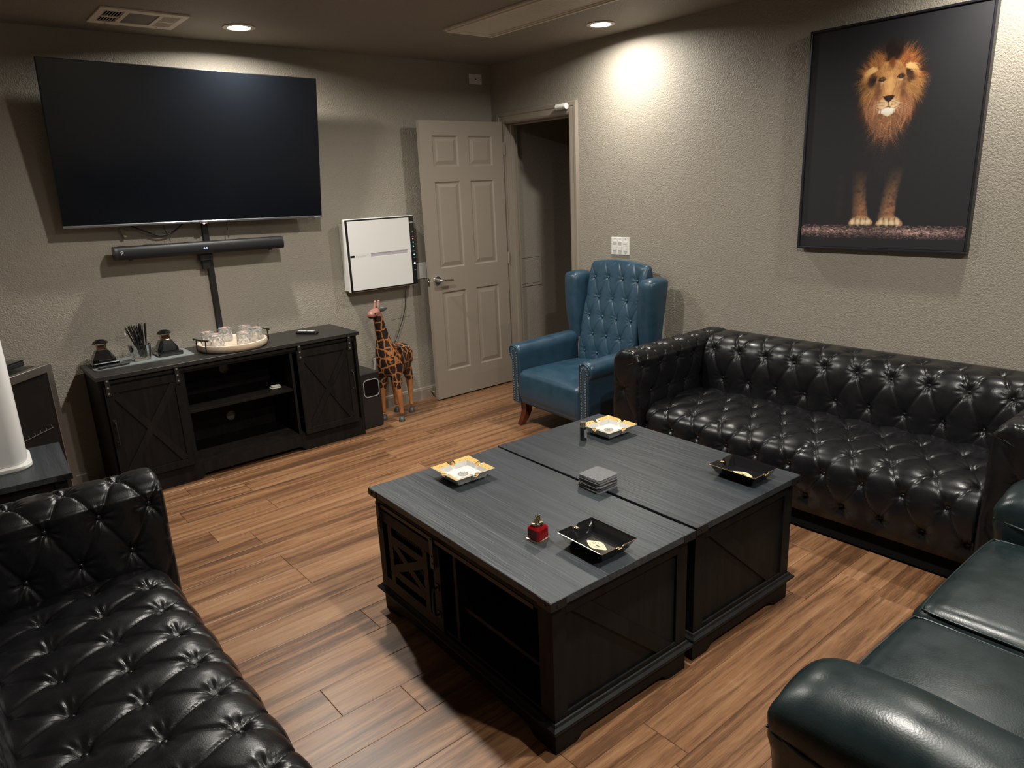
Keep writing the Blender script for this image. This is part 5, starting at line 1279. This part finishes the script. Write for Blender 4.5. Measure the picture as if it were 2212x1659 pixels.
def black_ashtray(x, y, rz, label):
    t = thing('ashtray', label, 'ashtray', (x, y, ZT), rz, 'black gold-edged ashtrays'); link('dish', ME_bt, None, t)
    bm = BM(); pts = []
    for k in range(48):
        a = 2*PI*k/48; r = 1+.10*math.cos(4*a)+.03*math.cos(8*a); pts.append((.020*math.cos(a)*r, .036*math.sin(a)*r))
    prism(bm, pts, .0092, .0096, 'z'); lb = obj('label', bm, M_cream, t, 'cream scalloped label')
    bm = BM(); box(bm, (-.0045, -.016, .0097), (.0015, .004, .0099)); box(bm, (-.001, .010, .0097), (.003, .020, .0099))
    for k in range(7): box(bm, (-.0125+.0008*abs(k-3), -.018+.006*k, .0097), (-.0105+.0008*abs(k-3), -.0145+.006*k, .0099)); box(bm, (.0095-.0008*abs(k-3), -.018+.006*k, .0097), (.0115-.0008*abs(k-3), -.0145+.006*k, .0099))
    obj('label_print', bm, M_bolt, lb)
    for q in (-1, 1):
        bm = BM(); sph(bm, (0, q*.089, .0345), .009, 10, (1, .9, .35)); obj('gold_rest', bm, M_brass, t, 'gilded cigar rest', smooth=60)
    return t
black_ashtray(-2.232, -3.198, -.03, 'black gold-edged ashtray next to the red table lighter')
black_ashtray(-1.470, -3.207, -.03, 'black gold-edged ashtray at the corner of the table nearest the tufted sofa under the picture')
t = thing('table_lighter', 'red and gold table lighter on the near coffee table', 'lighter', (-2.318, -3.030, ZT), .1)
def oct_(r, c, z): return [(x, y, z) for x, y in ((r, -r+c), (r, r-c), (r-c, r), (-r+c, r), (-r, r-c), (-r, -r+c), (-r+c, -r), (r-c, -r))]
M_red = pm('dark red marbled lacquer', (.17, .004, .006), .12, noise=.6, nscale=70, coat=.5); M_gold = pm('pale gold', (.72, .62, .42), .12, 1)
bm = BM(); loft(bm, [oct_(.029, .008, 0), oct_(.029, .008, .006), oct_(.026, .007, .007)]); obj('foot_plate', bm, M_gold, t, 'gold foot plate')
bm = BM(); loft(bm, [oct_(.026, .007, .0072), oct_(.026, .007, .040), oct_(.017, .005, .049)]); obj('body', bm, M_red, t)
bm = BM(); lathe(bm, [(.017, .0492), (.0195, .051), (.0195, .056), (.016, .058)], 24); obj('collar', bm, M_gold, t, 'gold collar', smooth=40)
bm = BM(); cyl(bm, (-.006, -.004, .0582), (-.006, -.004, .067), .0085, n=16); cyl(bm, (.007, .003, .0582), (.007, .003, .075), .0075, n=16); box(bm, (-.004, -.004, .070), (.014, .008, .078), .003, 2); obj('burner', bm, M_gold, t, 'gold burner head', smooth=40)
t = thing('cylinder_lighter', 'black and chrome cylindrical lighter beside the far white ashtray', 'lighter', (-1.590, -2.512, ZT))
bm = BM(); cyl(bm, (0, 0, 0), (0, 0, .058), .0145, n=28); obj('body', bm, M_gloss, t, smooth=40)
bm = BM(); box(bm, (-.007, -.0152, .012), (.007, -.0138, .048), .001); obj('window', bm, pm('grey window strip', (.18, .18, .19), .2), t)
bm = BM(); cyl(bm, (0, 0, .0585), (0, 0, .066), .0148, n=28); cyl(bm, (0, 0, .0662), (0, 0, .080), .0142, .0125, n=28); obj('cap', bm, M_chrome, t, 'chrome cap', smooth=40)
M_felt = pm('grey felt', (.125, .125, .13), .9, noise=.35, nscale=140, bump=.4, bscale=500); random.seed(3)
bm = BM(); pts = rrect(-.051, .051, -.051, .051, .009, 4); prism(bm, pts, 0, .0024, 'z'); ME_co = bpy.data.meshes.new('coaster'); bmesh.ops.recalc_face_normals(bm, faces=bm.faces); bm.to_mesh(ME_co); bm.free(); ME_co.materials.append(M_felt)
NC = 18
for k in range(NC):
    o = bpy.data.objects.new('coaster', ME_co); COL.objects.link(o); s_ = .004 if k < NC-4 else .002
    o.location = (-1.900+random.uniform(-s_, s_), -2.892+random.uniform(-s_, s_), ZT+k*.00275); o.rotation_euler = (0, 0, -.03+random.uniform(-.05, .05))
    tag(o, 'grey felt coaster, topmost of the stack over the gap between the tables' if k == NC-1 else ('grey felt coaster at the very bottom of the stack on the tables' if k == 0 else 'grey felt coaster inside the stack, neither top nor bottom one'), 'coaster', 'stacked grey coasters')
# ---------------------------------------------------------------- framed lion picture (flat print painted on a fine grid)
def lion_print():
    GW, GH = .770, 1.014; nx, ny = 340, 448
    rng = np.random.default_rng(4)
    img = np.zeros((ny, nx, 3)); img[:] = (.135, .132, .145)
    def dab(x, y, r, col, al, sy=1.):
        cx, cy = x/GW*nx, y/GH*ny; rp = r/GW*nx; R = int(rp*2+1.5)
        x0, x1, y0, y1 = max(0, int(cx)-R), min(nx, int(cx)+R+1), max(0, int(cy)-R), min(ny, int(cy)+R+1)
        if x0 >= x1 or y0 >= y1: return
        Y, X = np.mgrid[y0:y1, x0:x1]; d = ((X+.5-cx)**2+((Y+.5-cy)/sy)**2)/(rp*rp+.15); a = (al*np.exp(-d*1.1))[..., None]
        img[y0:y1, x0:x1] = img[y0:y1, x0:x1]*(1-a)+np.array(col)*a
    def stroke(pts, r0, r1, c0, c1, al, n=12):
        P = np.array([tuple(p)[:2] for p in spline([(a, b, 0) for a, b in pts], max(3, n//(len(pts)-1)))]); m = len(P)
        for i, p in enumerate(P):
            f = i/(m-1); dab(p[0], p[1], r0+(r1-r0)*f, [c0[k]*(1-f)+c1[k]*f for k in range(3)], al*(1-.55*f))
    def poly(pts, col, al=1., soft=.8):
        Y, X = np.mgrid[0:ny, 0:nx]; X = (X+.5)/nx*GW; Y = (Y+.5)/ny*GH; ins = np.zeros(X.shape, bool); n = len(pts); j = n-1
        for i in range(n):
            xi, yi = pts[i]; xj, yj = pts[j]
            c = ((yi > Y) != (yj > Y)) & (X < (xj-xi)*(Y-yi)/(yj-yi+1e-12)+xi); ins ^= c; j = i
        a = ins.astype(float)
        for _ in range(int(soft)): a = (a+np.roll(a, 1, 0)+np.roll(a, -1, 0)+np.roll(a, 1, 1)+np.roll(a, -1, 1))/5
        a = (a*al)[..., None]; img[:] = img*(1-a)+np.array(col)*a
    # ghost of the chest and back leg
    for _ in range(260):
        x = .39+rng.normal(0, .055); y = rng.uniform(.33, .50); stroke([(x, y), (x+rng.normal(0, .006), y-.03), (x-.004, y-.06)], .0018, .001, (.20, .175, .17), (.15, .14, .15), .35, 8)
    for _ in range(60):
        x = .19+rng.normal(0, .006); y = rng.uniform(.14, .34); dab(x, y, .010, (.20, .18, .175), .10)
    # log
    for k in range(4200):
        x = rng.uniform(0, GW); y = .079+rng.normal(0, .018)
        if y < .046 or y > .108: continue
        b = rng.uniform(.45, 1.15)*(1-.45*abs((y-.080)/.032)); b *= .8+.3*(math.sin(x*14)*.5+.5)
        dab(x, y, rng.uniform(.0018, .0042), (.92*b+.05, .74*b+.04, .67*b+.05), .6, .5)
    for k in range(420):
        x = rng.uniform(0, GW); y = rng.uniform(.052, .106); l = rng.uniform(.01, .05); stroke([(x, y), (x+l*.5, y+rng.normal(0, .003)), (x+l, y+rng.normal(0, .004))], .0009, .0007, (.20, .13, .16), (.2, .13, .16), .65, 10)
    # legs
    def leg(path, col, dcol, n=900):
        P = np.array(path)
        for _ in range(n):
            f = rng.uniform(0, 1); t = rng.uniform(-1, 1); k = f*(len(P)-1); i = min(int(k), len(P)-2); g = k-i
            xl = P[i, 0]*(1-g)+P[i+1, 0]*g; xr = P[i, 1]*(1-g)+P[i+1, 1]*g; y = P[i, 2]*(1-g)+P[i+1, 2]*g
            x = (xl+xr)/2+t*(xr-xl)/2; sh = (1-.45*abs(t)**2)*min(1, .12+f*1.5)*rng.uniform(.65, 1.12)*(.82+.25*t)
            dab(x, y, .0055, [c*sh+.13*(1-min(1, sh)) for c in col], .40)
    leg([(.250, .312, .36), (.252, .312, .30), (.256, .318, .24), (.260, .326, .19), (.262, .332, .155), (.262, .338, .135)], (.72, .48, .33), 0)
    leg([(.418, .482, .37), (.408, .470, .31), (.398, .462, .25), (.392, .458, .19), (.386, .458, .15), (.386, .466, .135)], (.76, .52, .36), 0)
    for (cx, w) in ((.304, .052), (.438, .054)):
        for _ in range(260):
            x = cx+rng.uniform(-w, w); y = .112+rng.uniform(0, 1)*.036*math.sqrt(max(0, 1-((x-cx)/w)**2)); b = rng.uniform(.7, 1.05)
            dab(x, y, .006, (.80*b, .62*b, .45*b), .5)
        for k in range(4):
            x = cx-w*.72+k*w*.48
            for _ in range(26): dab(x+rng.normal(0, .005), .121+rng.normal(0, .006), .0055, (.88, .80, .66), .35)
            stroke([(x+w*.24, .142), (x+w*.22, .128), (x+w*.24, .112)], .0016, .0012, (.12, .08, .07), (.12, .08, .07), .8, 8)
        stroke([(cx-w, .110), (cx, .107), (cx+w, .110)], .0015, .0015, (.12, .09, .09), (.12, .09, .09), .7, 18)
    # mane: hair flows outward and down around the face
    fc = (.385, .735)
    ang = np.radians([-180, -150, -120, -100, -90, -80, -60, -30, 0, 30, 60, 80, 90, 100, 120, 150, 180])
    rad = [.150, .178, .235, .300, .318, .305, .235, .180, .168, .180, .205, .190, .196, .185, .205, .188, .150]
    def R(a): return np.interp(a, ang, rad)
    def pal(a, f):
        s_ = math.sin(a); c_ = math.cos(a)
        if s_ > .35: base = np.array((.82, .50, .27)) if c_ > 0 else np.array((.78, .52, .30))
        elif s_ > -.35: base = np.array((.82, .58, .34))
        else: base = np.array((.80, .54, .37))
        return base*rng.uniform(.52, 1.22)
    for _ in range(500):
        a = rng.uniform(-PI, PI); r = R(a)*rng.uniform(.4, .82); dab(fc[0]+r*math.cos(a), fc[1]+r*math.sin(a), .018, (.20, .13, .10), .5)
    for layer, (lo, hi, num) in enumerate(((.62, 1.0, 900), (.5, .95, 700), (.45, .86, 900), (.36, .66, 620))):
        for _ in range(num):
            a = rng.uniform(-PI, PI); r0 = R(a)*rng.uniform(lo-.12, lo+.1); r1 = min(R(a)*rng.uniform(hi-.2, hi+.04), R(a)*1.02)
            x0, y0 = fc[0]+r0*math.cos(a), fc[1]+r0*math.sin(a); a2 = a+rng.normal(0, .10)
            if abs(math.cos(a)) > .4 and math.sin(a) < .45: a2 = a-math.copysign(.28, math.cos(a))*(1 if math.cos(a) > 0 else 1) if math.cos(a) > 0 else a+.28
            x1, y1 = fc[0]+r1*math.cos(a2), fc[1]+r1*math.sin(a2); mx, my = (x0+x1)/2+rng.normal(0, .006), (y0+y1)/2+rng.normal(0, .006)
            c = pal(a, 0); c2 = c*rng.uniform(.5, .95)
            if abs(a-PI/2) < .22: c = c*.25; c2 = c2*.3
            if math.sin(a) < -.8: c2 = c2*.55+np.array((.13, .13, .14))*.45
            stroke([(x0, y0), (mx, my), (x1, y1)], .0032, .0010, c, c2, .62, 10)
    # dark hollows by the ears, pale ear tufts
    for cx, cy in ((.300, .765), (.470, .775), (.385, .868), (.372, .90), (.405, .885)):
        for _ in range(26): dab(cx+rng.normal(0, .012), cy+rng.normal(0, .016), .011, (.12, .08, .075), .30)
    for s_, cx in ((-1, .305), (1, .462)):
        for _ in range(60):
            x = cx+rng.normal(0, .008); y = .812+rng.normal(0, .006); stroke([(x, y), (x+s_*.025, y-.012), (x+s_*.05*rng.uniform(.6, 1), y-.045)], .0026, .001, (.93, .76, .50), (.80, .58, .34), .7, 10)
    # face
    face = [(.352, .838), (.385, .846), (.418, .838), (.446, .800), (.456, .760), (.447, .715), (.434, .680), (.428, .645), (.412, .622), (.384, .612), (.356, .622), (.343, .645), (.338, .680), (.328, .715), (.321, .760), (.330, .805)]
    poly(face, (.76, .55, .33), .96, 3)
    for _ in range(1500):
        x = .385+rng.normal(0, .035); y = .735+rng.normal(0, .06)
        if ((x-.386)/.062)**2+((y-.735)/.105)**2 > 1: continue
        e = abs(x-.386)/.062; b = rng.uniform(.72, 1.15)*(1-.38*e*e); b *= .95 if x > .39 else 1.03; dy = -rng.uniform(.006, .014)
        stroke([(x, y), (x+(x-.386)*.10, y+ (.010 if y > .74 else dy))], .0028, .0014, (.86*b, .63*b, .40*b), (.80*b, .56*b, .33*b), .38, 3)
    for x, s_ in ((.332, -1), (.442, 1)):
        for _ in range(90): dab(x+rng.normal(0, .007), .720+rng.normal(0, .026), .008, (.42, .27, .18), .16)
    for _ in range(60): dab(.386+rng.normal(0, .006), .832+rng.normal(0, .012), .006, (.42, .22, .11), .30)
    for q in range(8):
        x = .352+.0095*q; stroke([(x, .800), (x+rng.normal(0, .003), .812), (x+rng.normal(0, .004), .824)], .0022, .0015, (.50, .30, .16), (.45, .25, .13), .4, 8)
    # nose bridge light, eyes, nose, muzzle
    for _ in range(130): dab(.383+rng.normal(0, .010), .735+rng.normal(0, .025), .008, (.88, .68, .44), .16)
    for x in (.357, .409): stroke([(x+(-.004 if x < .38 else .004), .752), (x, .730), (x+(.008 if x < .38 else -.008), .700)], .0022, .0018, (.45, .28, .17), (.45, .28, .17), .5, 14)
    for (x, y) in ((.347, .763), (.430, .768)):
        for _ in range(9): dab(x+rng.normal(0, .004), y-.013+rng.normal(0, .003), .005, (.90, .82, .68), .20)
        poly([(x-.015, y-.001), (x-.006, y+.0075), (x+.006, y+.0075), (x+.015, y-.001), (x+.006, y-.007), (x-.006, y-.007)], (.10, .06, .05), .95, 1)
        dab(x, y, .0052, (.60, .36, .22), .95); dab(x, y+.0005, .0022, (.04, .03, .03), 1); dab(x-.002, y+.003, .0011, (.9, .9, .9), .9)
        stroke([(x-.017, y), (x-.006, y+.010), (x+.008, y+.010), (x+.017, y+.001)], .0018, .0018, (.10, .06, .05), (.12, .07, .05), .9, 18)
    for s_, cx in ((-1, .362), (1, .405)):
        for _ in range(150): dab(cx+rng.normal(0, .011), .655+rng.normal(0, .010), .006, (.90, .76, .58), .26)
        for r_ in range(3):
            for q in range(6): dab(cx+s_*(-.004+q*.0055), .664-r_*.007+.001*q, .0017, (.36, .20, .13), .8)
    poly([(.358, .690), (.384, .694), (.410, .690), (.402, .676), (.392, .668), (.384, .664), (.376, .668), (.366, .676)], (.20, .13, .12), 1, 1)
    stroke([(.357, .691), (.372, .688), (.384, .690), (.396, .688), (.411, .691)], .0016, .0016, (.10, .06, .05), (.10, .06, .05), .9, 20)
    for x in (.372, .396): dab(x, .680, .0034, (.05, .03, .03), .9)
    stroke([(.384, .665), (.384, .655), (.384, .645)], .0015, .0015, (.10, .06, .05), (.10, .06, .05), .95, 10)
    stroke([(.384, .646), (.372, .640), (.358, .634), (.350, .634)], .0018, .001, (.08, .05, .05), (.12, .07, .06), .95, 16); stroke([(.384, .646), (.396, .640), (.410, .636), (.424, .642)], .0018, .001, (.08, .05, .05), (.12, .07, .06), .95, 16)
    for _ in range(150): x = .385+rng.normal(0, .014); stroke([(x, .632+rng.normal(0, .003)), (x, .620), (x+rng.normal(0, .003), .604+abs(x-.385)*.5)], .003, .0014, (.95, .93, .87), (.86, .82, .74), .55, 8)
    for s_, cx in ((-1, .350), (1, .420)):
        for q in range(6):
            y = .662-.006*q; stroke([(cx, y), (cx+s_*.03, y-.008-.002*q), (cx+s_*(.055+.004*q), y-.022-.003*q)], .0008, .0005, (.93, .88, .8), (.7, .6, .5), .7, 26)
    img[:] = np.clip(img, 0, 1); lin = np.where(img <= .04045, img/12.92, ((img+.055)/1.055)**2.4)
    return lin, nx, ny, GW, GH
lin, nx, ny, GW, GH = lion_print()
t = thing('framed_picture', 'large framed canvas print of a lion standing on a log, black background', 'picture', (-.004, -2.980, 1.1995), -PI/2)
# local: x to the right as seen from the room, y into the wall, z up
me_x = np.linspace(-GW/2, GW/2, nx+1); me_z = np.linspace(0, GH, ny+1); Xg, Zg = np.meshgrid(me_x, me_z)
V = np.stack([Xg, np.full_like(Xg, -.030), Zg], -1).reshape(-1, 3)
i = np.arange(ny)[:, None]; j = np.arange(nx)[None, :]; a = i*(nx+1)+j; F = np.stack([a, a+1, a+nx+2, a+nx+1], -1).reshape(-1, 4)
M_print, nt, b, N, L = newmat('lion print')
at = N.new('ShaderNodeAttribute'); at.attribute_name = 'ink'; L.new(at.outputs['Color'], b.inputs['Base Color']); b.inputs['Roughness'].default_value = .6; b.inputs['Specular IOR Level'].default_value = .3
tc = N.new('ShaderNodeTexCoord'); wv = N.new('ShaderNodeTexNoise'); wv.inputs['Scale'].default_value = 900; L.new(tc.outputs['Object'], wv.inputs['Vector']); bp = N.new('ShaderNodeBump'); bp.inputs['Strength'].default_value = .25; bp.inputs['Distance'].default_value = .0006; L.new(wv.outputs[0], bp.inputs['Height']); L.new(bp.outputs[0], b.inputs['Normal'])
cv = mesh_np('canvas', V, F, M_print, t); cv.data.polygons.foreach_set('use_smooth', [False]*len(cv.data.polygons))
ca = cv.data.attributes.new('ink', 'FLOAT_COLOR', 'FACE'); ca.data.foreach_set('color', np.concatenate([lin.reshape(-1, 3), np.ones((nx*ny, 1))], 1).astype(np.float32).ravel())
fr = .010; M_fr = pm('black frame lacquer', (.012, .012, .016), .3)
for nm, lo, hi in (('frame_rail', (-GW/2-fr-.004, -.038, -fr-.004), (GW/2+fr+.004, 0, -.004)), ('frame_rail', (-GW/2-fr-.004, -.038, GH+.004), (GW/2+fr+.004, 0, GH+fr+.004)),
                   ('frame_rail', (-GW/2-fr-.004, -.038, -.004), (-GW/2-.004, 0, GH+.004)), ('frame_rail', (GW/2+.004, -.038, -.004), (GW/2+fr+.004, 0, GH+.004))):
    bm = BM(); box(bm, lo, hi, .0015); obj(nm, bm, M_fr, t)
bm = BM(); box(bm, (-GW/2-.004, -.0285, -.004), (GW/2+.004, -.002, GH+.004)); obj('stretcher', bm, M_fr, t)
